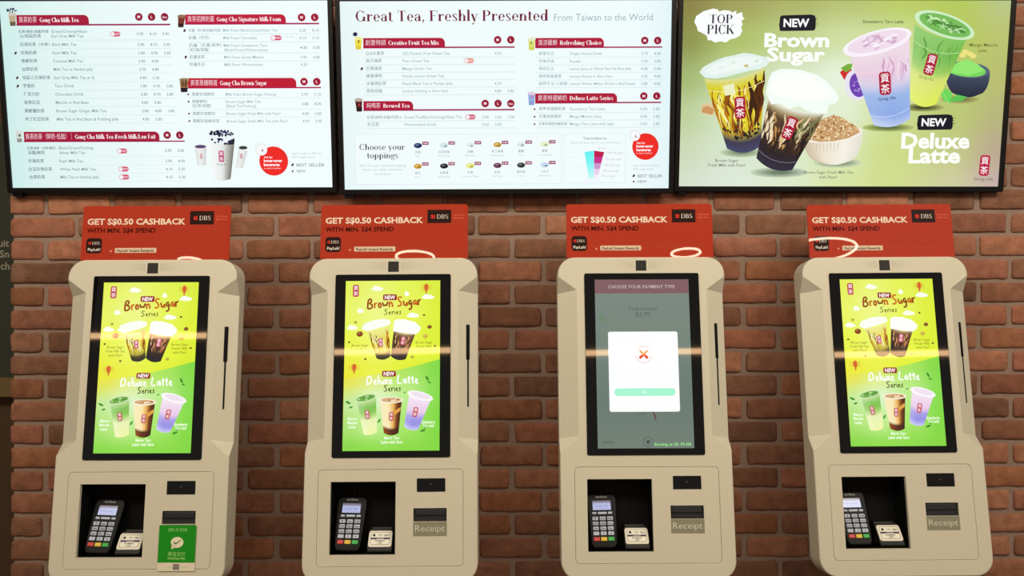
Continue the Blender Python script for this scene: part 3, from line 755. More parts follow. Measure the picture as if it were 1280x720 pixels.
    for y, zh, en, pr in ((67, '蜂蜜冬瓜', 'Ginger Honey Drink', ('3.70', '4.80')), (76.6, '養樂多綠', 'Royalle', ('2.90', '3.80')), (86, '檸檬白玉', 'Lemon Juice w White Pearl & Aloe Jelly', ('4.40', '5.40')), (95.4, '檸檬蜂蜜蘆薈', 'Lemon Honey w Aloe Vera', ('3.90', '4.80')), (104.6, '檸檬冬瓜 小紫蘇', 'Lemon Winter Melon Drink w Basil Seeds', ('3.80', '4.80'))):
        row(A, zh, 673.5, en, 712.4, y, [(806 - (y - 67) * .012 + 16.2 * i, p) for i, p in enumerate(pr)], 4.8, 4.8, INK2, INK2); rule(A, 670, 827, y + 4.8)
    banner(A, 669, 117, 771.5, 129, '貢茶特選鮮奶', 'Deluxe Latte Series', 672.5, 712.3, 767, 826.6, ((805, 'M'), (821.2, 'L')), 120.2, c)
    mini_cup(A, 664.5, 123, (150, 175, 225), (225, 205, 225), (140, 160, 215), 0, 9, 17); A.ell(665, 121, 1.2, 2, (190, 120, 170), 5, n=8)
    for y, zh, en, pr in ((136, '草莓芋頭鮮奶茶', 'Strawberry Taro Latte', ('4.50', '5.80')), (145.4, '芒果抹茶鮮奶', 'Mango Matcha Latte', ('4.60', '5.80')), (154.6, '芒果芋頭西米鮮奶茶', 'Mango Taro Latte with sago', ('4.50', '5.80'))):
        row(A, zh, 673.8, en, 712.4, y, [(804.8 + 16.1 * i, p) for i, p in enumerate(pr)], 4.9, 4.8, INK2, INK); bullet(A, 668.3, y + .6); rule(A, 670, 826, y + 4.8)
    sugar_disc(A, 807, 183.2, 16.6, 793.6, 169.4, 6.9)
    legend(A, 791.5, 207.8, 212.3, 221.6, 228.4, 33)
    return A

def bil(tab):
    """colour table rows[y][x] -> smooth field"""
    ny, nx = len(tab) - 1, len(tab[0]) - 1
    def f(s, t):
        x, y = min(s * nx, nx - 1e-6), min(t * ny, ny - 1e-6); i, j = int(x), int(y); a, b = x - i, y - j
        a, b = a * a * (3 - 2 * a), b * b * (3 - 2 * b)
        return mix(mix(tab[j][i], tab[j][i + 1], a), mix(tab[j + 1][i], tab[j + 1][i + 1], a), b)
    return f
def brush_box(A, x0, y0, x1, y1, s, cap):
    d = (22, 22, 34)
    A.poly([(x0 + 1, y0 + 2), (x0 + 4, y0 + .6), (x1 - 6, y0 - .4), (x1 - 1, y0 + .8), (x1 + .2, y0 + 5), (x1 - .4, y1 - 3), (x1 - 2, y1 - .4), (x1 - 16, y1 - .2), (x0 + 6, y1 + .2), (x0 + .6, y1), (x0 - .4, y1 - 7)], d, 4)
    for i, yy in enumerate((.25, .4, .58, .72)):
        y = y0 + (y1 - y0) * yy
        A.stroke([(x1 - 3, y), (x1 + (3.2, 2, 4, 1.6)[i], y - .5)], [1.2, .3], d, 4)
    A.text(s, (x0 + x1) / 2 - 1.6, y1 - (y1 - y0) * .26, cap / .7, (255, 255, 255), 5, 'c', .032, width=(x1 - x0) * .70)
def shadow_blob(A, cx, cy, rx, ry, c, bgc, L, rot=0):
    for k in range(5): A.ell(cx, cy, rx * (1 - k * .17), ry * (1 - k * .17), mix(bgc, c, (k + 1) / 5), L + k * .1, rot, 26)

def streaks(A, f, n, cols, L, s0=.03, s1=.97, t0=.05, t1=.8, w=(1.0, 3.4)):
    for i in range(n):
        s = random.uniform(s0, s1); a = random.uniform(t0, t0 + (t1 - t0) * .5); b = min(t1, a + random.uniform(.18, .6))
        p = []
        for k in range(7):
            t = a + (b - a) * k / 6; ss = min(s1, max(s0, s + .035 * math.sin(k * 1.1 + i)))
            p.append(f(ss, t))
        ww = random.uniform(*w)
        A.stroke(p, [ww * q for q in (.25, .7, 1, .9, .8, .55, .15)], random.choice(cols), L + i * .01)

def art_promo():
    A = Art(TVW, TVH, [(852.8, 2), (1259, 2.8), (1243, 234.7), (847, 234.3)])
    tab = [[(138, 128, 70), (160, 160, 92), (172, 178, 104), (182, 194, 114), (186, 204, 100), (182, 202, 92), (186, 198, 138)],
           [(140, 146, 78), (174, 192, 104), (190, 208, 138), (208, 222, 164), (206, 222, 150), (184, 202, 98), (186, 196, 112)],
           [(162, 182, 112), (196, 216, 158), (216, 230, 196), (232, 242, 220), (222, 234, 190), (186, 202, 110), (184, 190, 112)],
           [(190, 208, 154), (212, 228, 194), (224, 236, 212), (226, 238, 208), (204, 220, 148), (188, 202, 116), (182, 182, 124)],
           [(204, 218, 184), (216, 230, 206), (220, 234, 206), (216, 230, 178), (206, 220, 136), (196, 204, 136), (186, 168, 142)],
           [(214, 224, 204), (222, 234, 218), (222, 234, 204), (216, 228, 166), (208, 220, 142), (206, 208, 158), (198, 176, 172)]]
    bg = bil(tab)
    A.back(bg, 28, 18)
    # top pick brush patch
    A.poly([(869, 22), (878, 16), (890, 12.6), (896, 14), (897, 16.5), (903, 14.6), (911, 15.5), (913.5, 17.6), (919, 15), (918, 19.5), (926, 17.2), (926.5, 23), (929, 25), (925, 28), (926.5, 32.5), (924.5, 36), (926, 40), (923.5, 46), (918, 49.5), (911, 51), (906, 55), (899, 53.6), (892, 55), (887, 51.8), (883.5, 52.6), (882, 46.5), (878, 44), (871, 40.5), (869.5, 35), (866.5, 29)], (250, 253, 252), 2)
    for a, b in (((868, 26), (884, 15)), ((869, 33), (875, 20)), ((916, 50), (925, 40)), ((884, 52), (896, 49))): A.stroke([a, b], [.6, 2.2], (250, 253, 252), 2)
    A.serif('TOP', 885.3, 31, 10.4, (34, 34, 58), 3, width=29, wt=1.35); A.serif('PICK', 882.3, 44.3, 11, (34, 34, 58), 3, width=33.5, wt=1.35)
    brush_box(A, 972, 20.6, 1017, 40.6, 'NEW', 9.4)
    for s, x, y, sz, w in (('Brown', 953, 60, 22.5, 79), ('Sugar', 956, 78, 22.5, 71)):
        A.text(s, x, y, sz, (232, 242, 216), 4, 'l', .040, width=w + 1.5); A.text(s, x + .6, y, sz, (253, 255, 252), 5, 'l', .029, width=w)
    # shadows of the pictured cups
    shadow_blob(A, 925, 192, 26, 6, (120, 140, 110), (205, 222, 190), 1); shadow_blob(A, 972, 217, 36, 6.5, (110, 128, 105), (214, 228, 200), 1)
    shadow_blob(A, 1044, 205, 30, 6, (120, 138, 105), (216, 230, 195), 1); shadow_blob(A, 1107, 161, 32, 5, (95, 110, 60), (195, 208, 125), 1)
    shadow_blob(A, 1150, 136, 26, 5, (70, 70, 40), (190, 200, 115), 1); shadow_blob(A, 1196, 126, 24, 5, (120, 110, 70), (186, 194, 110), 1)
    # sugar cube
    A.poly([(876, 132), (884, 130), (893, 136), (890, 146), (875, 143)], (226, 196, 150), 2); A.poly([(877, 136), (884, 134), (891, 139), (889, 145), (876, 142)], (205, 150, 95), 3)
    # brown sugar milk cup
    f = quadmap((879, 100), (954, 86), (949, 184), (907, 187), 7)
    A.grid(f, lambda s, t: stops([(0, (222, 222, 150)), (.12, (216, 206, 40)), (.5, (214, 198, 40)), (.72, (206, 190, 70)), (.82, (120, 110, 70)), (.86, (62, 58, 80)), (1, (70, 72, 108))], t), 12, 22, 3)
    streaks(A, f, 40, [(140, 76, 14), (168, 98, 18), (110, 54, 10), (190, 126, 24), (150, 84, 16)], 4, .02, .98, .04, .8, (2, 6.5))
    streaks(A, f, 34, [(238, 226, 70), (230, 214, 44), (246, 240, 150), (216, 190, 40)], 4.45, .06, .86, .06, .78, (1.4, 4.4))
    streaks(A, f, 12, [(84, 42, 10), (120, 66, 14), (60, 30, 12)], 4.9, .72, .99, .02, .7, (2.5, 6))
    A.stroke([f(s, .17) for s in (0, .2, .4, .6, .8, 1)], .7, (246, 236, 170), 5.4)
    for i in range(30):
        s = random.uniform(.06, .94); t = random.uniform(.69, .82); A.ell(*f(s, t), 1.6, 1.6, random.choice([(45, 38, 30), (60, 46, 30), (30, 28, 36)]), 5.5, n=9)
    A.poly([f(.28, .08), f(.47, .06), f(.47, .2), f(.28, .22)], (236, 238, 196), 5.4)
    A.poly([(873, 92), (877, 86), (884, 82), (894, 77), (905, 73), (916, 71), (927, 68), (938, 69), (950, 72), (958, 74), (960, 79), (956, 84), (948, 88), (936, 90), (920, 94), (905, 98), (892, 100), (880, 99)], (226, 242, 236), 6)
    A.poly([(879, 91), (892, 82), (908, 76.5), (928, 72), (946, 74), (953, 78), (945, 83), (925, 88), (905, 93), (890, 96)], (240, 248, 244), 7)
    for x, y, c in ((931, 84, (205, 190, 120)), (915, 80, (222, 236, 226)), (944, 78, (214, 232, 216)), (900, 86, (222, 238, 232))): A.ell(x, y, 3, 1.8, c, 8, n=10)
    capsule(A, 923.3, 136.3, 13.6, 27, 8, -4); A.text('Gong cha', 922, 156.4, 4.2, (90, 85, 40), 9, 'c', .01, rot=-4)
    # brown sugar milk tea cup
    g = quadmap((959, 124), (1029, 142), (988, 214), (943.5, 199), 7)
    A.grid(g, lambda s, t: stops([(0, (236, 240, 226)), (.10, (170, 150, 110)), (.2, (92, 70, 48)), (.55, (66, 46, 38)), (.75, (44, 34, 40)), (1, (50, 48, 66))], t), 10, 20, 5)
    streaks(A, g, 20, [(196, 146, 86), (224, 190, 140), (170, 118, 66), (236, 216, 178)], 6, .03, .8, .08, .66, (1.6, 5))
    streaks(A, g, 20, [(40, 26, 24), (58, 36, 24), (84, 52, 28), (30, 22, 26)], 6.4, .05, .95, .08, .8, (1.4, 4))
    streaks(A, g, 9, [(150, 158, 96), (122, 120, 78), (178, 178, 130)], 6.7, .7, .98, .02, .5, (1.4, 3))
    A.stroke([g(s, .86) for s in (.02, .2, .4, .6, .8, .98)], .7, (130, 125, 140), 7)
    A.poly([(955, 118), (958, 103), (963, 92), (974, 88), (988, 88), (1002, 90), (1018, 95), (1033, 105), (1043, 118), (1046, 125), (1042, 131), (1033, 133), (1031, 143), (1020, 144), (1006, 140), (996, 134), (984, 138), (972, 131), (962, 132)], (244, 252, 246), 8)
    A.poly([(960, 112), (966, 96), (984, 92), (1008, 95), (1030, 108), (1040, 122), (1020, 128), (990, 126), (968, 122)], (252, 255, 252), 9)
    capsule(A, 984.6, 161.6, 13.4, 28, 9, 19)
    # bowl of crumbs
    def bowl(cx, cy, w, h, foot, rot):
        cr, sr = math.cos(R(rot)), math.sin(R(rot))
        def g(s, t):
            q = (1 - t ** 2.1) ** .5 if t < 1 else 0
            u = (s - .5) * 2 * (foot + (w - foot) * q); v = h * t + 2.5 * (1 - (2 * s - 1) ** 2) * t
            k = 1 - t
            return (cx + u * (cr * k + (1 - k)) - 0, cy + v + u * sr * k)
        return g
    A.grid(bowl(1039, 171, 36.6, 34, 15, -7), lambda s, t: stops([(0, (206, 190, 164)), (.3, (238, 228, 208)), (.7, (246, 242, 230)), (1, (228, 224, 208))], s), 14, 10, 2)
    for i in range(7): A.stroke([(1018 + i * 4.5, 180), (1018.5 + i * 4.2, 192)], [.8, .3], (190, 180, 160), 3)
    A.ell(1039, 170, 36.5, 9.5, (246, 240, 226), 3, -7, 30)
    A.poly([(1008, 176), (1014, 160), (1022, 152), (1032, 148), (1040, 145.5), (1050, 149), (1062, 156), (1070, 162), (1072, 167), (1058, 174), (1040, 178), (1022, 179)], (200, 158, 108), 4)
    for i in range(230):
        x = random.uniform(1010, 1070); top = 146 + abs(x - 1040) ** 1.5 * .10; y = random.uniform(top, 177 - max(0, x - 1040) * .36)
        A.ell(x, y, random.uniform(.8, 1.9), random.uniform(.7, 1.4), random.choice([(226, 190, 140), (176, 124, 76), (240, 212, 168), (150, 100, 58), (210, 166, 112), (245, 226, 190)]), 4.2 + i * .002, random.uniform(0, 90), 7)
    # strawberry, taro half
    A.poly([(1047, 92), (1052, 88), (1060, 87), (1064, 92), (1058, 102), (1052, 101)], (206, 44, 44), 2); A.poly([(1048, 87), (1056, 82), (1063, 81), (1061, 88), (1055, 92), (1051, 90)], (120, 175, 60), 3)
    A.ell(1067.5, 108, 14.5, 19, (232, 228, 242), 2.5, -14, 26); A.ell(1069.5, 108, 10.5, 15, (112, 66, 178), 3.5, -14, 20)
    for i in range(26): A.ell(1069 + random.uniform(-7, 8), 108 + random.uniform(-10, 10), 1.6, 1.2, random.choice([(150, 110, 205), (90, 50, 160), (180, 150, 220)]), 3.8, n=7)
    # bowl of green powder and leaves
    A.poly([(1172, 137 - 18), (1178, 112), (1186, 118), (1184, 131), (1176, 128)], (110, 215, 90), 6); A.poly([(1182, 127), (1192, 120), (1205, 123), (1198, 128), (1186, 129)], (90, 195, 80), 6)
    A.stroke([(1173, 114), (1181, 130)], .5, (170, 240, 150), 7)
    A.grid(bowl(1205, 89, 28, 32, 12, 6), lambda s, t: mix((74, 84, 108), (34, 40, 60), t), 12, 10, 2)
    A.ell(1205, 89, 28, 9.5, (88, 100, 122), 2.6, 6, 28); A.ell(1203, 89.4, 25, 8, (120, 215, 92), 3, 6, 26); A.poly([(1184, 92), (1192, 80), (1204, 76), (1218, 82), (1226, 90), (1206, 96)], (146, 232, 112), 3.6)
    for x, y in ((1202, 67), (1208, 69), (1212, 72), (1199, 71)): A.ell(x, y, 4, 3, (238, 226, 130), 3, n=10)
    # matcha cup
    h = quadmap((1139.5, 32), (1204, 50), (1166, 132), (1133, 124), 7)
    A.grid(h, lambda s, t: mix(stops([(0, (128, 196, 88)), (.3, (112, 184, 76)), (.5, (150, 200, 90)), (.62, (214, 226, 110)), (1, (222, 238, 82))], t), (255, 255, 255), .22 * (1 - s)), 10, 18, 4)
    A.stroke([h(s, .22) for s in (0, .2, .4, .6, .8, 1)], .8, (190, 228, 160), 5)
    streaks(A, h, 10, [(90, 160, 62), (150, 208, 110)], 4.6, .1, .95, .02, .45, (1, 3))
    A.ell(1176.5, 33.5, 39, 13.6, (206, 238, 196), 6, 18, 34); A.ell(1177, 33.5, 33.5, 10.8, (120, 188, 92), 7, 18, 30)
    for i in range(26):
        a = random.uniform(0, 6.28); q = random.uniform(.1, .85); u, v = 31 * q * math.cos(a), 9 * q * math.sin(a)
        A.ell(1177 + u * .95 - v * .31, 33.5 + u * .31 + v * .95, random.uniform(2, 5), random.uniform(1.2, 2.6), random.choice([(92, 158, 70), (150, 214, 124), (196, 232, 176), (74, 138, 58)]), 7.5 + i * .01, random.uniform(0, 60), 10)
    for i in range(16):
        a = random.uniform(0, 6.28); q = random.uniform(.1, .8); u, v = 30 * q * math.cos(a), 8.5 * q * math.sin(a)
        x, y = 1177 + u * .95 - v * .31, 33.5 + u * .31 + v * .95; r1 = random.uniform(3, 7)
        A.stroke([(x - r1, y + random.uniform(-2, 1)), (x, y - random.uniform(1, 3)), (x + r1, y + random.uniform(0, 3))], [.4, 1.6, .4], random.choice([(208, 240, 190), (70, 130, 56), (180, 226, 156)]), 7.9 + i * .01)
    capsule(A, 1159.3, 82.4, 13, 26, 8.4, 13); A.text('Gong cha', 1153.4, 101, 5, (120, 140, 70), 9, 'c', rot=13)
    # strawberry taro cup
    k = quadmap((1059, 73), (1133, 50), (1134, 150), (1089, 158), 6)
    A.grid(k, lambda s, t: mix(stops([(0, (238, 218, 230)), (.30, (232, 200, 220)), (.45, (214, 204, 232)), (.60, (150, 180, 232)), (.85, (140, 168, 230)), (1, (190, 206, 240))], min(1, max(0, t + (.5 - s) * .10))), (255, 255, 255), .2 * abs(s - .6)), 12, 20, 8)
    A.stroke([k(s, .24) for s in (0, .2, .4, .6, .8, 1)], .8, (240, 216, 230), 9); A.stroke([k(s, .86) for s in (0, .2, .4, .6, .8, 1)], .8, (200, 216, 246), 9)
    streaks(A, k, 12, [(206, 160, 196), (240, 222, 236)], 8.6, .5, .97, .02, .5, (1, 3))
    A.ell(1093, 54.6, 43, 14, (248, 242, 250), 10, -15, 36); A.ell(1093, 54, 37, 10.8, (240, 220, 236), 11, -15, 32)
    for i in range(26):
        a = random.uniform(0, 6.28); q = random.uniform(.1, .85); u, v = 34 * q * math.cos(a), 9 * q * math.sin(a)
        A.ell(1093 + u * .966 + v * .26, 54 - u * .26 + v * .966, random.uniform(2, 5.5), random.uniform(1.2, 2.6), random.choice([(244, 230, 242), (212, 174, 206), (250, 244, 250), (222, 190, 216)]), 11.5 + i * .01, random.uniform(-50, 10), 10)
    for i in range(16):
        a = random.uniform(0, 6.28); q = random.uniform(.1, .75); u, v = 33 * q * math.cos(a), 8.5 * q * math.sin(a)
        x, y = 1093 + u * .966 + v * .26, 54 - u * .26 + v * .966; r1 = random.uniform(3, 7)
        A.stroke([(x - r1, y + random.uniform(-1, 2)), (x, y - random.uniform(1.5, 3.2)), (x + r1, y + random.uniform(-2, 1))], [.4, 1.6, .4], random.choice([(255, 250, 255), (206, 168, 198), (250, 240, 248)]), 11.9 + i * .01)
    capsule(A, 1102.8, 106, 14.4, 28, 12.2, -6); A.text('Gong cha', 1105.2, 126.6, 5.6, (60, 70, 110), 13, 'c', .01, rot=-7)
    d = (72, 78, 52)
    A.text('Strawberry Taro Latte', 1100.6, 31, 5.6, d, 3, 'c', .008, width=50)
    A.text('Mango Matcha', 1225, 60, 5.4, (96, 92, 44), 3, 'c', .004, width=35); A.text('Latte', 1223.5, 66.8, 5.4, (96, 92, 44), 3, 'c', .004)
    g2 = (108, 118, 100)
    A.text('Brown Sugar', 907, 203.8, 5.2, g2, 3, 'c', .004, width=29); A.text('Fresh Milk with Pearl', 906.5, 209.6, 5.2, g2, 3, 'c', .004, width=46)
    A.text('Brown Sugar Fresh Milk Tea', 1033, 218.6, 5.2, g2, 3, 'c', .004, width=62); A.text('with Pearl', 1032, 224.6, 5.2, g2, 3, 'c', .004, width=22)
    brush_box(A, 1143, 145, 1187, 164, 'NEW', 9.2)
    for s, x, y, sz, w in (('Deluxe', 1122.5, 186.4, 26, 84.5), ('Latte', 1131.5, 204.8, 26, 64)):
        A.text(s, x, y, sz, (228, 236, 206), 4, 'l', .040, width=w + 1.5); A.text(s, x + .6, y, sz, (253, 255, 250), 5, 'l', .029, width=w)
    capsule(A, 1226.4, 208.4, 12.6, 25.6, 4, 2, (186, 28, 66)); A.text('Gong cha', 1224.8, 227, 5.6, (120, 105, 100), 4, 'c', .004, width=24)
    return A

# ------------------------------------------------------------------ wall screens
def frame_bm(w, h, b, bt, bb, y0, y1, r=.006):
    outer = prism_bm(rr_pts(-w / 2 - b, w / 2 + b, -h / 2 - bb, h / 2 + bt, r, 4), y0, y1, .002, 2)
    om = to_mesh(outer, 'o')
    im = to_mesh(box_bm(-w / 2, w / 2, y0 - .05, y1 + .05, -h / 2, h / 2), 'i')
    return boolean(om, [im])
TV_FRAME = frame_bm(TVW, TVH, .0165, .014, .0185, -.006, .012)
TV_FRAME.materials.clear(); TV_FRAME.materials.append(M['tv_plastic'])
def make_tv(x, y, z, lean, roll, yaw, art, label):
    t = bpy.data.objects.new('wall_screen', None); COL.objects.link(t)
    t.location = (x, y, z); t.rotation_euler = (-lean, -roll, yaw)
    tag(t, label, 'screen', 'menu screens above the kiosks')
    link('bezel', TV_FRAME, None, t)
    hw, hh = TVW / 2 + .014, TVH / 2 + .012
    bm = box_bm(-hw, hw, .0125, .034, -hh, hh, .006); box_bm(-hw * .72, hw * .72, .0335, .045, -hh * .8, hh * .6, .006, 2, bm)
    link('housing', to_mesh(bm, 'housing', 40), M['tv_dark'], t)
    link('display', art.mesh('display', M['screen']), None, t).location = (0, .0010, 0)
    cl = box_bm(-hw + .012, -hw + .045, -.002, .02, -hh - .018, -hh - .004, .003)
    link('infrared_sensor', to_mesh(cl, 'infrared_sensor', 40), M['tv_plastic'], t)
    # wall arm: reaches back to the bricks
    inv = (Matrix.Translation((x, y, z)) @ t.rotation_euler.to_matrix().to_4x4()).inverted()
    bm = bmesh.new()
    box_bm(x - .22, x + .22, -.018, -.010, z - .12, z + .12, .002, 2, bm)
    for sx in (-.18, .18): box_bm(x + sx - .02, x + sx + .02, min(y + .05, -.03), -.017, z - .10, z - .02, 0, 2, bm)
    me = to_mesh(bm, 'wall_mount'); me.transform(inv)
    link('wall_mount', me, M['steel'], t)
    return t
make_tv(-1.1679, -.0814, 2.1746, -.122, -.003, -.0046, art_menu_one(), 'black-framed menu screen listing milk teas, with a red disc and a pearl-topped cup')
make_tv(-.0166, -.1051, 2.1617, -.1176, 0, .0004, art_menu_two(), "black-framed menu screen headed Great Tea, Freshly Presented")
make_tv(1.1316, -.0739, 2.1694, -.1229, -.0049, .0026, art_promo(), 'black-framed screen with green picture advert of Brown Sugar and Deluxe Latte cups')

# ------------------------------------------------------------------ kiosk screen artwork
SW, SH = 0.2985, 0.5285
KQ = [(432.6, 351.3), (550.6, 351.0), (550.8, 563.0), (429, 563.8)]
def art_ad():
    A = Art(SW, SH, KQ)
    up = bil([[(226, 238, 84), (232, 244, 110), (226, 242, 84), (216, 236, 60)], [(232, 244, 100), (238, 248, 140), (232, 244, 92), (222, 238, 56)],
              [(232, 244, 74), (238, 248, 110), (232, 246, 66), (220, 238, 50)], [(236, 232, 56), (234, 240, 70), (226, 240, 52), (214, 236, 50)]])
    lo = bil([[(236, 226, 70), (224, 236, 110), (170, 228, 90), (128, 216, 66)], [(196, 234, 150), (222, 244, 200), (190, 236, 140), (132, 218, 74)], [(170, 226, 110), (196, 238, 150), (168, 230, 104), (128, 216, 66)],
              [(134, 214, 70), (142, 220, 74), (138, 218, 70), (132, 214, 66)]])
    A.back(lambda s, t: up(s, min(1, t / .55)), 8, 12)
    a, b = (431, 473), (550.8, 449)
    A.grid(lambda s, t: (a[0] + (b[0] - a[0]) * s + (429 - a[0]) * t * (1 - s), (a[1] + (b[1] - a[1]) * s + 3.0 * math.sin(s * 3.14)) * (1 - t) + (563.8 - .7 * s) * t), lo, 10, 10, 1)
    cl = (250, 254, 236)
    for x, y, w in ((472, 361.5, 14), (509, 368, 6), (535.5, 372, 15), (517, 395, 15), (441, 410, 13), (451, 389, 8)):
        A.ell(x, y, w * .55, 2.4, cl, 2, n=16); A.ell(x - w * .12, y - 1.8, w * .26, 2.4, cl, 2, n=12); A.ell(x + w * .18, y - 1.2, w * .2, 1.8, cl, 2, n=12)
    capsule(A, 445.2, 363.5, 7.6, 15.4, 3, 0, (190, 40, 70))
    def balloon(x, y):
        A.ell(x, y - 2, 3.6, 4.6, (226, 140, 50), 3, n=16); A.ell(x, y - 2, 1.4, 4.4, (205, 90, 40), 4, n=12); A.poly([(x - 1.6, y + 2), (x + 1.6, y + 2), (x + .3, y + 6.5), (x - .5, y + 6.5)], (214, 130, 50), 3)
        for s in (-1, 1): A.stroke([(x + s * 5, y - 5), (x + s * 6, y - 2), (x + s * 5, y + 2)], .6, (222, 150, 60), 3)
    balloon(533.2, 361.5); balloon(443.4, 461)
    def new(x, y):
        A.rect(x - 8.6, y - 3.6, x + 8.6, y + 3.6, (150, 30, 34), 3, 1.6); A.text('NEW', x, y + 2.3, 6.6, (255, 250, 246), 4, 'c', .035, width=13.4)
    new(487.9, 371.8); new(487.2, 467)
    A.hand('Brown Sugar', 459, 386.3, 12.6, 2.2, (176, 84, 16), 5, 69, -4, [(150, 70, 16), (206, 116, 30), (180, 84, 20), (140, 70, 20), (196, 104, 26)])
    A.hand('Series', 480, 393.6, 7.2, 1.0, (96, 92, 20), 4, 23, -2)
    for x, y, r, c in ((450.2, 417.4, 4.2, (140, 66, 24)), (537.6, 408.8, 2.9, (130, 72, 26)), (445, 402.7, 1.9, (166, 156, 50)), (530.6, 394, 1.5, (90, 70, 30)), (532.4, 420.4, 3.2, (206, 178, 70)), (437, 427.6, 1.5, (90, 84, 30)), (457.4, 448.8, 1.6, (110, 84, 30)), (516.2, 446.3, 2.2, (180, 164, 60)), (544.4, 432.6, 1.5, (110, 76, 30))):
        A.ell(x, y, r, r * .84, c, 3, n=12); A.ell(x - r * .3, y - r * .3, r * .4, r * .3, mix(c, (255, 230, 160), .35), 4, n=8)
    # two brown sugar cups
    f = quadmap((458.8, 413), (487, 407), (489, 445), (471.6, 448), 3)
    A.grid(f, lambda s, t: stops([(0, (240, 236, 150)), (.5, (226, 212, 60)), (.74, (200, 186, 70)), (.84, (70, 62, 40)), (1, (52, 48, 44))], t), 8, 12, 4)
    streaks(A, f, 16, [(150, 84, 24), (176, 104, 30), (110, 56, 16), (206, 130, 40)], 5, .04, .96, .04, .78, (.7, 2.0)); streaks(A, f, 8, [(248, 240, 150), (250, 246, 200)], 5.3, .1, .7, .05, .7, (.6, 1.6))
    A.poly([(452, 411), (456, 404.5), (468, 400), (480, 398.6), (488, 400), (489, 405), (482, 408), (470, 411.5), (460, 414)], (250, 253, 244), 6)
    capsule(A, 476.6, 428, 5.2, 10.5, 6, -4, (196, 60, 84))
    g = quadmap((493, 412), (520.4, 416), (508, 449), (489.2, 445), 3)
    A.grid(g, lambda s, t: stops([(0, (214, 196, 150)), (.12, (110, 74, 44)), (.6, (82, 54, 38)), (.76, (44, 34, 34)), (1, (40, 36, 40))], t), 8, 12, 5)
    streaks(A, g, 13, [(206, 150, 100), (236, 200, 150), (176, 110, 70)], 6, .06, .9, .06, .66, (.7, 2.0)); streaks(A, g, 9, [(48, 30, 26), (70, 44, 28)], 6.3, .05, .95, .1, .8, (.7, 2))
    A.poly([(492, 414), (493, 402), (497, 399), (508, 399.5), (520, 403), (527, 410), (525, 414.5), (520, 418), (510, 417), (500, 415.5)], (252, 254, 250), 7)
    capsule(A, 504.4, 426, 5.4, 10.8, 8, 10, (206, 70, 100))
    br = (118, 104, 30)
    for s, y, w in (('Brown Sugar', 433, 21), ('Fresh Milk Tea', 438, 23), ('with Pearl', 443, 17)): A.text(s, 450.6, y, 4.4, br, 3, 'c', .0, width=w, shear=.1)
    for s, y, w in (('Brown Sugar', 429.6, 21), ('Fresh Milk', 434.6, 19), ('with Pearl', 439.4, 17)): A.text(s, 530.8, y, 4.4, br, 3, 'c', .0, width=w, shear=.1)
    # lower half
    A.hand('Deluxe Latte', 458, 480.6, 11, 1.9, (250, 254, 244), 3, 66, -1)
    A.hand('Series', 480, 489.4, 8, 1.2, (80, 84, 24), 4, 22.5, -2)
    def leaf(x, y, r, a):
        c, s = math.cos(R(a)), math.sin(R(a)); P = []
        for u, v in ((-1, 0), (-.3, .38), (.5, .28), (1, 0), (.5, -.28), (-.3, -.38)): P.append((x + (u * c - v * s) * r, y + (u * s + v * c) * r))
        A.poly(P, (60, 140, 40), 3)
    for q in ((535, 473, 4, 60), (537.5, 478, 2.6, 20), (436, 503, 4, 25), (439.5, 509, 3, -15), (475, 526, 3.4, -60), (530, 538, 4, -20), (533, 533.5, 2.6, -60), (507, 490.5, 2, -30)): leaf(*q)
    f = quadmap((447, 500), (471, 495.5), (472.5, 540), (455.5, 543), 2)
    A.grid(f, lambda s, t: mix(stops([(0, (200, 226, 160)), (.25, (120, 190, 76)), (.42, (150, 204, 96)), (.6, (232, 242, 180)), (1, (240, 246, 170))], t), (255, 255, 240), .55 * max(0, .5 - s)), 8, 10, 4)
    A.ell(458, 497.5, 13.8, 4.6, (206, 232, 176), 5, -12, 22); A.ell(458, 497.3, 11.8, 3.4, (110, 170, 70), 6, -12, 20)
    for i in range(10): A.ell(458 + random.uniform(-9, 9), 497.2 + random.uniform(-2, 2), 1.8, 1, random.choice([(84, 146, 56), (180, 220, 150)]), 6.5, n=8)
    capsule(A, 460.2, 518, 5.6, 11, 6, -10, (190, 50, 60))
    g = quadmap((476, 500.5), (503.5, 500), (499.5, 541), (481, 541), 3)
    A.grid(g, lambda s, t: stops([(0, (250, 236, 190)), (.4, (250, 232, 178)), (.62, (236, 180, 90)), (.8, (120, 60, 20)), (1, (70, 36, 16))], s) if t < .76 else stops([(0, (150, 80, 30)), (.5, (90, 44, 20)), (1, (60, 30, 16))], s), 10, 12, 5)
    A.poly([g(.62, .28), g(.98, .2), g(.98, .32), g(.62, .42)], (226, 160, 70), 6)
    A.ell(490, 500, 15, 3.9, (252, 244, 220), 6, 0, 22); A.ell(490, 499.8, 12.6, 2.7, (214, 170, 120), 7, 0, 20)
    for i in range(9): A.ell(490 + random.uniform(-10, 10), 499.8 + random.uniform(-1.4, 1.4), 1.7, .9, random.choice([(244, 226, 196), (170, 110, 60)]), 7.5, n=8)
    capsule(A, 490.2, 520.4, 5.6, 11, 7, 2, (190, 44, 50))
    k = quadmap((512.5, 494), (539.5, 500), (524, 537), (506.3, 533), 2.5)
    A.grid(k, lambda s, t: mix(stops([(0, (244, 226, 240)), (.45, (232, 200, 232)), (.58, (170, 160, 230)), (.8, (146, 140, 226)), (1, (206, 206, 246))], t), (255, 255, 255), .45 * max(0, .45 - s)), 8, 12, 5)
    A.ell(526.5, 494.8, 16.4, 5.2, (252, 248, 252), 6, 15, 24); A.ell(527, 494.4, 12.6, 3.4, (240, 226, 240), 7, 15, 20)
    capsule(A, 520.4, 515, 5.8, 12, 7, 12, (196, 50, 70))
    w = (240, 254, 224)
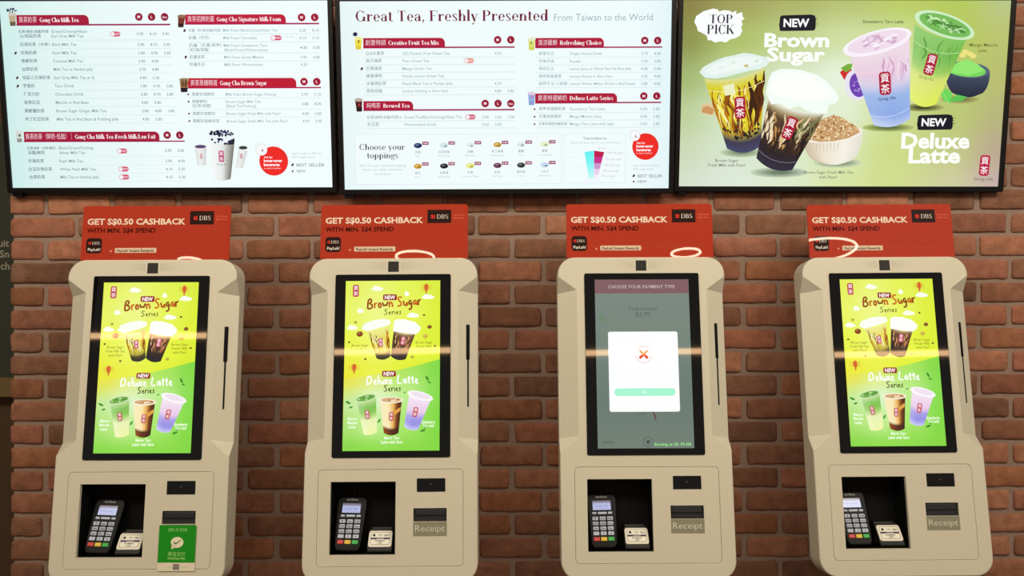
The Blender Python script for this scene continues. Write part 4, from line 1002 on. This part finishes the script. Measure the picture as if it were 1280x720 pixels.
    for s, x, y, ww in (('Mango', 441.6, 525, 12), ('Matcha', 441.4, 530, 12.5), ('Latte', 441, 535.2, 9), ('Strawberry', 536.8, 529.2, 17), ('Taro Latte', 537, 533.6, 14), ('Mango Taro', 491, 549, 19), ('Latte with Sago', 491, 554.2, 27)): A.text(s, x, y, 5.2, w, 4, 'c', .03, width=ww)
    return A

PQ = [(742.8, 350.3), (860.2, 350.2), (868, 560.8), (746.4, 561.4)]
def art_pay():
    A = Art(SW, SH, PQ)
    A.back(lambda s, t: stops([(0, (124, 136, 128)), (.3, (118, 132, 122)), (.7, (104, 122, 112)), (1, (112, 126, 116))], t), 4, 10)
    A.rect(742.8, 350.3, 860.6, 367.4, (128, 92, 96), 1)
    A.text('CHOOSE YOUR PAYMENT TYPE', 801.4, 361.2, 6.0, (200, 184, 182), 2, 'c', .006, width=85)
    A.text('Total Amount', 803, 388.6, 7.0, (78, 92, 84), 2, 'c', .0, width=37); A.text('$3.70', 803, 396.4, 8.2, (84, 98, 90), 2, 'c', .0, width=18)
    A.ell(752, 399, 4, 7, (112, 134, 112), 1, -20)
    A.text('Cash', 802, 519, 5.4, (80, 96, 88), 2, 'c'); A.stroke([(815.5, 515), (818, 519), (819.8, 525.5)], [1.2, 2.2, 1.8], (110, 62, 74), 2)
    A.text('CANCEL', 759.6, 555, 4.2, (70, 90, 76), 2, 'c', .01)
    A.ring(809.8, 552.8, 6.4, .7, (78, 92, 84), 2); A.ell(809.8, 553, 2.4, 2.4, (66, 80, 72), 2, n=14)
    A.text('Serving at SS: FS-08', 864, 557.4, 4.8, (150, 232, 130), 2, 'r', .02, width=46)
    # pop-up
    A.rect(759.4, 415.2, 850, 515, (252, 253, 253), 3, 2.6)
    A.ring(804.2, 443.6, 10.6, .7, (236, 190, 180), 4, 30)
    for s in (-1, 1): A.stroke([(804.2 - 5 * s, 438.6), (804.2 + 5.2 * s, 448.2)], [3.2, 3.4], (226, 66, 26), 5 + s * .5)
    A.rect(767.2, 486, 844.4, 495.2, (168, 246, 208), 4, 4.4); A.text('OK', 805.6, 492.2, 4.8, (240, 255, 248), 5, 'c', .01)
    return A

# ------------------------------------------------------------------ kiosk
def half_space_box(u0, u1, planes):
    """box cut by planes (point, outward normal): what is left is the cutter solid"""
    bm = box_bm(u0, u1, -.06, .1, -.36, .36)
    for p, n in planes:
        bmesh.ops.bisect_plane(bm, geom=list(bm.verts) + list(bm.edges) + list(bm.faces), plane_co=p, plane_no=n, clear_outer=True)
        es = [e for e in bm.edges if e.is_boundary]
        if es: bmesh.ops.holes_fill(bm, edges=es)
    return to_mesh(bm, 'wedge')
CH_A, CH_B, CH_C = Vector((.265, 0, .275)), Vector((.2065, 0, .232)), Vector((.265, .035, .224))
CH_A2, CH_B2, CH_C2 = Vector((.267, 0, -.277)), Vector((.2065, 0, -.226)), Vector((.265, .035, -.236))
BODY_D = .098
BAY = (-.1840, .0158, -.574, -.357)
def build_body():
    pts = rr_pts(-.2665, .2665, -.657, .3375, .055, 9)
    body = to_mesh(prism_bm(pts, 0, BODY_D, .005, 3, .020), 'body')
    cuts = []
    for s in (1, -1):
        def q(v): return Vector((v.x * s, v.y, v.z))
        def pl(a, b, c, inside):
            n = (b - a).cross(c - a).normalized()
            if n.dot(inside - a) > 0: n = -n
            return a, n
        ins = q(Vector((.275, .0, 0.0)))
        planes = [pl(q(CH_B), q(CH_C), q((CH_B2 + CH_B2) / 2), ins), pl(q(CH_A), q(CH_B), q(CH_C), ins), pl(q(CH_A2), q(CH_B2), q(CH_C2), ins)]
        cuts.append(half_space_box(.15 * s if s > 0 else -.34, .34 if s > 0 else -.15, planes))
    me = boolean(body, cuts)
    # pocket for the lower access panel
    pk = to_mesh(prism_bm(rr_pts(-.2225, .2225, -.6085, -.3205, .014, 5), -.01, .012), 'pk')
    bay = to_mesh(box_bm(BAY[0] - .004, BAY[1] + .004, .005, .094, BAY[2] - .004, BAY[3] + .004), 'bay')
    me = boolean(me, [pk, bay])
    o = bpy.data.objects.new('w', me); COL.objects.link(o)
    md = o.modifiers.new('bv', 'BEVEL'); md.width = .0022; md.segments = 2; md.limit_method = 'ANGLE'; md.angle_limit = R(28)
    bpy.context.view_layer.update()
    out = bpy.data.meshes.new_from_object(o.evaluated_get(bpy.context.evaluated_depsgraph_get()))
    bpy.data.objects.remove(o)
    weighted(out, 30)
    out.materials.clear(); out.materials.append(M['cream'])
    return out
BODY = build_body()
def build_panel():
    p = to_mesh(prism_bm(rr_pts(-.2218, .2218, -.6078, -.3212, .0134, 5), .0002, .0115, .0012, 2), 'panel')
    holes = [to_mesh(box_bm(BAY[0], BAY[1], -.02, .05, BAY[2], BAY[3]), 'h1'), to_mesh(box_bm(.0800, .1676, -.02, .05, -.3890, -.3480), 'h2'), to_mesh(box_bm(.0705, .1720, -.02, .05, -.4762, -.4370), 'h3')]
    me = boolean(p, holes)
    me.materials.clear(); me.materials.append(M['cream_panel'])
    weighted(me, 30)
    return me
PANEL = build_panel()
def tray(x0, x1, z0, z1, y0, y1, th=.002):
    """open-fronted box"""
    o = to_mesh(box_bm(x0 - th, x1 + th, y0, y1 + th, z0 - th, z1 + th), 'o'); i = to_mesh(box_bm(x0, x1, y0 - .02, y1, z0, z1), 'i')
    return boolean(o, [i])
def setm(me, m): me.materials.clear(); me.materials.append(m); return me
BAY_M = setm(tray(*BAY[:2], BAY[2], BAY[3], .0118, .090), M['void'])
SLOT_M = setm(tray(.0705, .1720, -.4762, -.4370, .0016, .010, .0004), M['slot_dark'])
def slot_lip():
    bm = box_bm(.074, .1685, .004, .0095, -.459, -.441, .002); return to_mesh(bm, 'receipt_flap', 40)
LIP_M = setm(slot_lip(), M['slot_dark'])
WIN_M = setm(to_mesh(box_bm(.0804, .1672, .0008, .010, -.3886, -.3484, .0008), 'w', 40), M['gloss_black'])
GLASS_M = setm(to_mesh(prism_bm(rr_pts(-.1825, .1825, -.2850, .2850, .006, 5), -.0030, .004, .001, 2), 'g', 40), M['glass'])
CAM_M = setm(to_mesh(box_bm(-.0167, .0171, -.0012, .004, .2932, .3266, .0008), 'c', 40), M['camera_black'])
def grille(side):
    A = bmesh.new()
    for i in range(14):
        for j in range(6):
            r = .00095 * (1 - i / 18.0)
            if i > 8 and random.random() < (i - 8) / 8: continue
            x = side * (.0260 + i * .0052) + .0002; z = .3030 + j * .0040
            c = bmesh.ops.create_circle(A, cap_ends=True, segments=8, radius=r)
            for v in c['verts']: v.co = Vector((x + v.co.x, -.00025, z + v.co.y))
    me = bpy.data.meshes.new('speaker_grille'); 
    A.normal_update()
    for f in A.faces:
        if f.normal.y > 0: f.normal_flip()
    A.to_mesh(me); A.free(); me.materials.append(M['slot_dark']); return me
GRL = [grille(-1), grille(1)]
def card_slot():
    # lies on the right chamfer: t along the slope, n out of it
    t = (CH_C - CH_B); t.z = 0; t.normalize(); n = Vector((t.y, -t.x, 0))
    c0 = Vector((CH_B.x, CH_B.y, 0)) + t * ((.2355 - .2065) / t.x)
    bm = bmesh.new()
    pts = [(-.006, .125), (.006, .125), (.006, .0165), (.0028, .0125), (.0030, -.1325), (-.0022, -.1325), (-.0022, .0125), (-.006, .0165)]
    vs = [bm.verts.new(c0 + t * a + n * .0010 + Vector((0, 0, z))) for a, z in pts]
    f = bm.faces.new(vs); r = bmesh.ops.extrude_face_region(bm, geom=[f])
    for v in [g for g in r['geom'] if isinstance(g, bmesh.types.BMVert)]: v.co -= n * .006
    return setm(to_mesh(bm, 'card_slot'), M['void'])
CARD_M = card_slot()
AR = Art(.1025, .0425, [(0, 0), (102.5, 0), (102.5, 42.5), (0, 42.5)])
AR.back(lambda s, t: (138, 136, 116), 2, 2); AR.text('Receipt', 51, 28.5, 27, (212, 210, 192), 1, 'c', -.004, width=90)
LABEL_M = AR.mesh('receipt_label', M['print'])
AW = Art(.03, .008, [(0, 0), (30, 0), (30, 8), (0, 8)], 30)
AW.text('QR', 15, 6, 6, (90, 92, 86), 1, 'c'); WTXT_M = AW.mesh('scanner_mark', M['print'])
AD_M = art_ad().mesh('advert_display', M['kscreen'])
PAY_M = art_pay().mesh('payment_display', M['kscreen'])
REAR_M = setm(to_mesh(box_bm(-.19, .19, BODY_D - .002, BODY_D + .03, -.60, .24, .012), 'rear', 40), M['cream'])

KIOSKS = [
    ((-1.1358, -.3102, 1.2734), .1274, -.0003, .0009, 'cream wall kiosk with a green payment card stuck below its receipt slot', AD_M),
    ((-.3754, -.3002, 1.2756), .1321, .0032, .0003, 'cream wall kiosk showing the drink advert, between green-card and payment pop-up kiosks', AD_M),
    ((.4127, -.2838, 1.2765), .1365, 0, .0002, 'cream wall kiosk with a white error pop-up on its grey payment screen', PAY_M),
    ((1.2048, -.2583, 1.2751), .1416, .0027, .0017, 'cream wall kiosk showing the drink advert, below the green picture screen', AD_M),
]
KM = []
def kiosk(loc, lean, roll, yaw, label, disp):
    t = bpy.data.objects.new('ordering_kiosk', None); COL.objects.link(t)
    t.location = loc; t.rotation_euler = (-lean, -roll, yaw)
    tag(t, label, 'kiosk', 'self-order kiosks along the brick wall')
    m4 = Matrix.Translation(loc) @ t.rotation_euler.to_matrix().to_4x4(); KM.append(m4)
    link('body', BODY, None, t); link('rear_cover', REAR_M, None, t)
    pn = link('access_panel', PANEL, None, t)
    link('payment_bay', BAY_M, None, t)
    w = link('scanner_window', WIN_M, None, t); link('scanner_mark', WTXT_M, None, w).location = (.1238, .0006, -.3660)
    s = link('receipt_slot', SLOT_M, None, t); link('receipt_flap', LIP_M, None, s)
    link('receipt_label', LABEL_M, None, t).location = (.1215, -.0002, -.4985)
    link('screen_glass', GLASS_M, None, t)
    link('display', disp, None, t).location = (0, -.0032, 0)
    link('camera_window', CAM_M, None, t)
    for g in GRL: link('speaker_grille', g, None, t)
    link('card_slot', CARD_M, None, t)
    # wall bracket, level, from the rear cover back to the bricks
    x, y, z = loc
    bm = bmesh.new()
    box_bm(x - .16, x + .16, -.020, -.009, z - .30, z + .22, .002, 2, bm)
    for sx in (-.11, .11):
        zt, zb2 = z + .16, z - .26
        yt = y + BODY_D / math.cos(lean) + .02 + .16 * math.tan(lean); yb = y + BODY_D / math.cos(lean) + .02 - .26 * math.tan(lean)
        yt = min(yt, -.03)
        box_bm(x + sx - .012, x + sx + .012, yt, -.018, zt - .03, zt, 0, 2, bm); box_bm(x + sx - .012, x + sx + .012, yb, -.018, zb2, zb2 + .03, 0, 2, bm)
    me = to_mesh(bm, 'wall_bracket'); me.transform(m4.inverted())
    link('wall_bracket', me, M['steel'], t)
    return t
for k in KIOSKS: kiosk(*k)

# ------------------------------------------------------------------ red placards standing on the kiosks
PW, PH = .472, .176
def art_placard():
    # sheet measured with left edge 0..476, top 0..176
    A = Art(PW, PH, [(0, 0), (476, 0), (476, 177.5), (0, 177.5)], 476)
    A.rawpoly([(x, -z) for x, z in rr_pts(0, 476, -177.5, 0, 9, 5, (0, 0, 1, 1))], (174, 58, 40), 0)
    A.text('GET S$0.50 CASHBACK', 15, 61, 27, (236, 216, 196), 1, 'l', .030, width=316)
    A.text('WITH MIN. S$4 SPEND', 15, 88, 21, (66, 20, 17), 1, 'l', .028, width=221)
    def star(cx, cy, r):
        for a in (45, 135, 225, 315): A.poly([(cx, cy), (cx + r * math.cos(R(a - 28)), cy + r * math.sin(R(a - 28))), (cx + r * .8 * math.cos(R(a)), cy + r * .8 * math.sin(R(a))), (cx + r * math.cos(R(a + 28)), cy + r * math.sin(R(a + 28)))], (226, 60, 50), 2)
    A.rect(345, 18, 422, 62, (44, 28, 26), 1); star(363, 41, 8.5); A.serif('DBS', 375, 48, 14.5, (226, 216, 206), 2, width=38)
    A.text('Live more,', 430, 38, 9, (222, 120, 96), 1, 'l', width=36); A.text('Bank less', 430, 48, 9, (222, 120, 96), 1, 'l', width=33)
    A.rect(16, 106, 66, 155, (44, 28, 26), 1, 10); star(27, 122, 6); A.serif('DBS', 34, 127, 9.6, (222, 206, 196), 2, width=26); A.text('PayLah!', 22, 147, 13, (230, 220, 210), 2, 'l', .02, width=40)
    A.ell(96, 148, 4, 4, (206, 110, 90), 1, n=12); A.text('x', 96, 151, 9, (236, 206, 190), 2, 'c')
    A.rect(109, 138, 242, 154, (222, 196, 172), 1, 3); A.text("PayLah! Instant Rewards", 116, 151, 12.5, (60, 26, 22), 2, 'l', .02, width=118)
    A.text('Terms and conditions apply. Visit the bank counter for details', 252, 147, 7, (176, 80, 62), 1, 'l', width=190)
    return A.mesh('placard_print', M['placard'])
PL_PRINT = art_placard()
PL_BOARD = setm(to_mesh(prism_bm(rr_pts(-PW / 2, PW / 2, 0, PH, .009, 5, (0, 0, 1, 1)), 0, .004, .0006, 2), 'board', 40), M['acrylic_edge'])
PL_FOOT = setm(to_mesh(box_bm(-.10, .10, .0042, .040, 0, .003, .0006), 'foot', 40), M['acrylic_edge'])
PLL = ['red cashback placard on top of the kiosk with the green payment card', 'red cashback placard on the kiosk between the green-card and pop-up kiosks', 'red cashback placard on top of the kiosk with the white pop-up', 'red cashback placard under the green picture screen, on the last kiosk']
for i, m4 in enumerate(KM):
    t = bpy.data.objects.new('promo_placard', None); COL.objects.link(t)
    base = m4 @ Vector((0, .010, .3379))
    t.location = base; t.rotation_euler = (-KIOSKS[i][1], -KIOSKS[i][2], KIOSKS[i][3])
    tag(t, PLL[i], 'placard', 'cashback placards on the kiosks')
    link('board', PL_BOARD, None, t); link('stand_foot', PL_FOOT, None, t)
    link('printed_face', PL_PRINT, None, t).location = (0, -.0003, PH / 2)

# ------------------------------------------------------------------ payment terminals and tap readers in the bays
def art_lcd():
    A = Art(.047, .024, [(0, 0), (47, 0), (47, 24), (0, 24)], 47)
    A.back(lambda s, t: mix((150, 164, 226), (178, 190, 240), t), 2, 2); A.rect(0, 0, 47, 5.5, (88, 76, 112), 1)
    A.text('ENTER AMT', 23, 16.5, 6.4, (112, 122, 190), 1, 'c', .01, width=34); A.rect(4, 19.5, 43, 21, (140, 150, 212), 1)
    return A.mesh('lcd', M['lcd'])
LCD = art_lcd()
def key_mesh(w, h, d, m, txt=None):
    me = to_mesh(box_bm(-w / 2, w / 2, -d, .001, -h / 2, h / 2, .0012), 'key', 40)
    me.materials.append(m); return me
KEY, FKEY, FKEYW = key_mesh(.0150, .0095, .0022, M['key']), key_mesh(.0110, .0060, .0016, M['key']), key_mesh(.0235, .0060, .0016, M['key'])
RK, YK, GK = (key_mesh(.0158, .0100, .0024, M[n]) for n in ('red_key', 'yellow_key', 'green_key'))
def term_shell():
    # tapering handset: wider shoulders, rounded lower end
    pts = [(-.029, 0), (-.024, -.0), (.024, 0), (.029, .003), (.0335, .012), (.036, .045), (.0385, .095), (.0395, .120), (.038, .134), (.030, .1395), (-.030, .1395), (-.038, .134), (-.0395, .120), (-.0385, .095), (-.036, .045), (-.0335, .012), (-.029, .003)]
    return to_mesh(prism_bm(pts[1:], 0, .018, .004, 3, .003), 'shell', 40)
TSHELL = setm(term_shell(), M['dark_body'])
def term_trim():
    A = Art(.06, .012, [(0, 0), (60, 0), (60, 12), (0, 12)], 60); A.text('verifone', 30, 8, 9, (150, 150, 148), 1, 'c', .01, width=30); return A.mesh('maker_mark', M['print'])
TMARK = term_trim()
def glyph_print(s, size, col):
    A = Art(.014, .009, [(0, 0), (14, 0), (14, 9), (0, 9)], 14); A.text(s, 7, 7, size, col, 1, 'c', .03, width=min(11, 3.2 * len(s))); return A.mesh('key_legend', M['print'])
LEG = [glyph_print(k, 7, (46, 52, 92)) for k in ('1', '2abc', '3def', '4ghi', '5jkl', '6mno', '7pqrs', '8tuv', '9wxyz', '*', '0', '#')]
TERM_LB = ['black card terminal with lit keypad in the bay of the green-card kiosk', 'black card terminal in the bay of the kiosk between green-card and pop-up kiosks', 'black card terminal with loose cable in the bay of the pop-up kiosk', 'black card terminal half hidden by bay edge, kiosk below the green picture screen']
READ_LB = ['small black tap reader with white face in the bay of the green-card kiosk', 'white-faced tap reader in the bay of the kiosk between green-card and pop-up kiosks', 'small black tap reader with white face in the bay of the pop-up kiosk', 'white-faced tap reader in the bay of the kiosk below the green picture screen']
def cable_mesh(pts, r):
    bm = bmesh.new(); rings = []
    for i, p in enumerate(pts):
        a = pts[max(0, i - 1)]; b = pts[min(len(pts) - 1, i + 1)]; d = (b - a).normalized(); s = d.orthogonal().normalized(); q = d.cross(s)
        rings.append([bm.verts.new(p + (s * math.cos(k * math.pi / 3) + q * math.sin(k * math.pi / 3)) * r) for k in range(6)])
    for a, b in zip(rings, rings[1:]):
        for k in range(6): bm.faces.new((a[k], a[(k + 1) % 6], b[(k + 1) % 6], b[k]))
    bm.faces.new(rings[0]); bm.faces.new(rings[-1])
    return to_mesh(bm, 'cable', 60)
CABLE = setm(cable_mesh([Vector((.002, .010, .1375)), Vector((.003, .008, .150)), Vector((.009, .004, .158)), Vector((.016, .003, .151)), Vector((.018, .006, .1375))], .0016), M['black'])
def terminal(m4, label, tilt=27, du=0.0, rz=0):
    t = bpy.data.objects.new('card_terminal', None); COL.objects.link(t)
    mm = m4 @ Matrix.Translation((-.1325 + du, .0045, -.5715)) @ Matrix.Rotation(R(rz), 4, 'Y') @ Matrix.Rotation(R(-tilt), 4, 'X') @ Matrix.Translation((0, 0, .009)) @ Matrix.Scale(1.2, 4)
    t.matrix_world = mm
    tag(t, label, 'card terminal', 'card terminals in the kiosk bays')
    link('shell', TSHELL, None, t)
    link('lcd_screen', LCD, None, t).location = (0, -.0006, .1085)
    link('maker_mark', TMARK, None, t).location = (0, -.0004, .1300)
    for x, me in ((-.0205, FKEY), (0, FKEYW), (.0205, FKEY)): link('function_key', me, None, t).location = (x, -.0002, .0885)
    for r in range(4):
        for c in range(3):
            nk = link('number_key', KEY, None, t); nk.location = ((c - 1) * .0192, -.0002, .0745 - r * .0127)
            link('key_legend', LEG[r * 3 + c], None, nk).location = (0, -.0022, 0)
    for c, (me, n) in enumerate(((RK, 'cancel_key'), (YK, 'clear_key'), (GK, 'enter_key'))):
        link(n, me, None, t).location = ((c - 1) * .0186, -.0002, .0222)
    link('cable', CABLE, None, t)
    return t
def art_reader():
    A = Art(.069, .0495, [(0, 0), (66, 0), (66, 47.35), (0, 47.35)], 66)
    A.rawpoly([(x, -z) for x, z in rr_pts(0, 66, -46, 0, 7, 5)], (226, 220, 204), 0)
    A.rawpoly([(x, -z) for x, z in rr_pts(5, 61, -42, -4, 4, 5)], (60, 60, 70), 1); A.rawpoly([(x, -z) for x, z in rr_pts(6, 60, -41, -5, 3.4, 5)], (232, 228, 214), 2)
    A.ell(15, 13, 5, 4, (36, 36, 44), 3, n=16); A.stroke([(17, 9), (19.5, 13), (17, 17)], 1.6, (232, 228, 214), 4); A.text('TAP', 32, 15, 6.5, (120, 118, 110), 3, 'c', .02); A.text('VISA', 50, 16, 7, (50, 50, 70), 3, 'c', .03)
    A.rect(6, 20.5, 60, 26, (52, 46, 80), 3); A.text('contactless', 33, 25, 5, (220, 216, 206), 4, 'c', .02)
    A.text('PAYMENT', 33, 33, 6.4, (60, 56, 56), 3, 'c', .03, width=28); A.text('HERE', 33, 39, 5.5, (90, 80, 80), 3, 'c', .03)
    return A.mesh('face_plate', M['print'])
RFACE = art_reader()
RBASE = setm(to_mesh(prism_bm([(-.037, 0), (.037, 0), (.039, .02), (.038, .068), (.030, .074), (-.030, .074), (-.038, .068), (-.039, .02)], 0, .014, .003, 3), 'base', 40), M['black'])
RBEZ = setm(to_mesh(prism_bm(rr_pts(-.0360, .0360, -.0262, .0262, .008, 5), -.002, .003, .0012, 2), 'plate', 40), M['white_plastic'])
RPOST = box_bm(-.034, .034, .058, .084, -.5720, -.500, .005)
def reader(m4, label, du=0.0):
    t = bpy.data.objects.new('tap_reader', None); COL.objects.link(t)
    t.matrix_world = m4 @ Matrix.Translation((-.0330 + du, .004, -.5635)) @ Matrix.Rotation(R(-34), 4, 'X')
    tag(t, label, 'tap reader', 'tap readers in the kiosk bays')
    link('base', RBASE, None, t)
    me = bpy.data.meshes.new('housing'); RPOST.to_mesh(me); me.transform(t.matrix_world.inverted() @ m4 @ Matrix.Translation((-.033 + du, 0, 0))); link('housing', me, M['black'], t)
    link('face_plate', RBEZ, None, t).location = (0, -.001, .0385)
    link('printed_face', RFACE, None, t).location = (0, -.0034, .0385)
    return t
for i, m4 in enumerate(KM):
    terminal(m4, TERM_LB[i], 22, (.004, 0, 0, -.0015)[i], (2.5, 1.5, -1, -.5)[i])
    reader(m4, READ_LB[i], (0, 0, .001, -.003)[i])

# ------------------------------------------------------------------ green payment card stuck on the first kiosk
def art_card():
    A = Art(.1125, .135, [(0, 0), (112.5, 0), (112.5, 135), (0, 135)], 112.5)
    A.rawpoly([(x, -z) for x, z in rr_pts(0, 112.5, -135, 0, 4, 5)], (226, 216, 190), 0)
    A.rawpoly([(x, -z) for x, z in rr_pts(0, 112.5, -110, 0, 4, 5, (0, 0, 1, 1))], (24, 140, 24), 1)
    A.text('推荐使用 请付款', 56, 18.5, 11, (140, 205, 110), 2, 'c', .01, width=58)
    A.ell(56, 51, 19, 16, (232, 228, 196), 2, n=30); A.poly([(40, 56), (39, 71), (54, 65)], (232, 228, 196), 2)
    A.stroke([(46, 50), (51.5, 55), (57, 52), (69, 43)], [3, 4.4, 3.4, 1.6], (70, 84, 50), 3)
    A.text('微信支付', 56, 90, 14, (150, 205, 110), 2, 'c', .01, width=52); A.text('WeChat Pay', 56, 101, 10, (165, 210, 120), 2, 'c', .02, width=54)
    A.rect(47, 114, 66, 131, (130, 116, 116), 2); A.rect(47, 119, 66, 122.5, (150, 136, 134), 3)
    A.rect(30, 122.4, 45, 123.6, (182, 168, 148), 2); A.rect(68, 122.4, 92, 123.6, (182, 168, 148), 2)
    return A.mesh('card_print', M['print'])
t = bpy.data.objects.new('payment_card', None); COL.objects.link(t)
t.location = KM[0] @ Vector((.1218, -.0035, -.5455)); t.rotation_euler = (-KIOSKS[0][1], R(.3), 0)
tag(t, 'green payment card with white tick bubble stuck below a kiosk receipt slot', 'sign')
link('card', to_mesh(prism_bm(rr_pts(-.05625, .05625, -.0675, .0675, .004, 5), 0, .0026), 'card'), M['sticker_edge'], t)
link('printed_face', art_card(), None, t).location = (0, -.0003, 0)

# ------------------------------------------------------------------ light
def area(name, loc, target, sx, sy, power, col):
    l = bpy.data.lights.new(name, 'AREA'); l.shape = 'RECTANGLE'; l.size = sx; l.size_y = sy; l.energy = power; l.color = col
    o = bpy.data.objects.new(name, l); COL.objects.link(o); o.location = loc
    d = Vector(target) - Vector(loc); o.rotation_euler = d.to_track_quat('-Z', 'Y').to_euler()
    return o
WARM = (1.0, .91, .74)
area('ceiling_light', (0, -2.5, 3.5), (0, -.8, 1.0), 4.8, .9, 92, WARM)
area('ceiling_light', (-2.5, -2.8, 3.5), (-.8, 0, 1.1), 1.2, .8, 40, WARM)
area('ceiling_light', (2.5, -2.8, 3.5), (.9, 0, 1.1), 1.2, .8, 44, WARM)
# the long warm strip light across the room, mirrored in the kiosk glass
for x, z, ln, tl in ((-4.9, 2.62, 4.6, 0), (2.2, 2.545, 9.3, -.75)):
    sl = area('strip_light', (x, -6.4, z), (x, 0, z), ln, .062, 3.6 * ln, (1.0, .60, .30)); sl.rotation_euler = (R(90), R(tl), 0)
# glowing ring pendants across the room, mirrored in the placards
M['glow'] = mat('ring_glow', (0, 0, 0), .5, emit=(255, 236, 205), estr=24)
def ring_lamp(x, y, z, r, label):
    t = bpy.data.objects.new('ring_pendant_lamp', None); COL.objects.link(t); t.location = (x, y, z)
    tag(t, label, 'lamp', 'ring pendants across the room')
    bm = bmesh.new(); n, k = 40, 8; rr = .011
    vs = [[bm.verts.new(((r + rr * math.cos(b)) * math.cos(a), (r + rr * math.cos(b)) * math.sin(a), rr * math.sin(b))) for b in [2 * math.pi * q / k for q in range(k)]] for a in [2 * math.pi * p / n for p in range(n)]]
    for p in range(n):
        for q in range(k): bm.faces.new((vs[p][q], vs[(p + 1) % n][q], vs[(p + 1) % n][(q + 1) % k], vs[p][(q + 1) % k]))
    link('glowing_ring', to_mesh(bm, 'glowing_ring', 60), M['glow'], t)
    for a in (90, 210, 330): link('hanging_cord', cable_mesh([Vector((r * math.cos(R(a)), r * math.sin(R(a)), .008)), Vector((0, 0, 3.702 - z))], .002), M['black'], t)
ring_lamp(-2.79, -4.5, 2.895, .10, 'smallest glowing ring pendant lamp across the room')
ring_lamp(-.85, -4.5, 2.972, .165, 'middle-sized glowing ring pendant lamp facing the kiosk between green-card and pop-up kiosks')
ring_lamp(1.54, -4.5, 3.045, .125, 'glowing ring pendant lamp facing the pop-up kiosk')
ring_lamp(2.74, -4.5, 3.12, .33, 'largest glowing ring pendant lamp across the room')
w = bpy.data.worlds.new('World'); scene.world = w; w.use_nodes = True
w.node_tree.nodes['Background'].inputs['Color'].default_value = (1.0, .92, .80, 1)
w.node_tree.nodes['Background'].inputs['Strength'].default_value = .26

# ------------------------------------------------------------------ camera
cam = bpy.data.cameras.new('camera'); cam.sensor_width = 36; cam.lens = 36 * 1000 / 1280
co = bpy.data.objects.new('camera', cam); COL.objects.link(co)
co.location = (0, -2.8, 1.5)
co.matrix_world = Matrix.Translation((0, -2.8, 1.5)) @ Matrix.Rotation(R(90.3), 4, 'X') @ Matrix.Rotation(R(-.25), 4, 'Z')
scene.camera = co
vs = scene.view_settings
vs.view_transform = 'Standard'; vs.look = 'None'; vs.exposure = EXPO; vs.gamma = 1; vs.use_curve_mapping = False
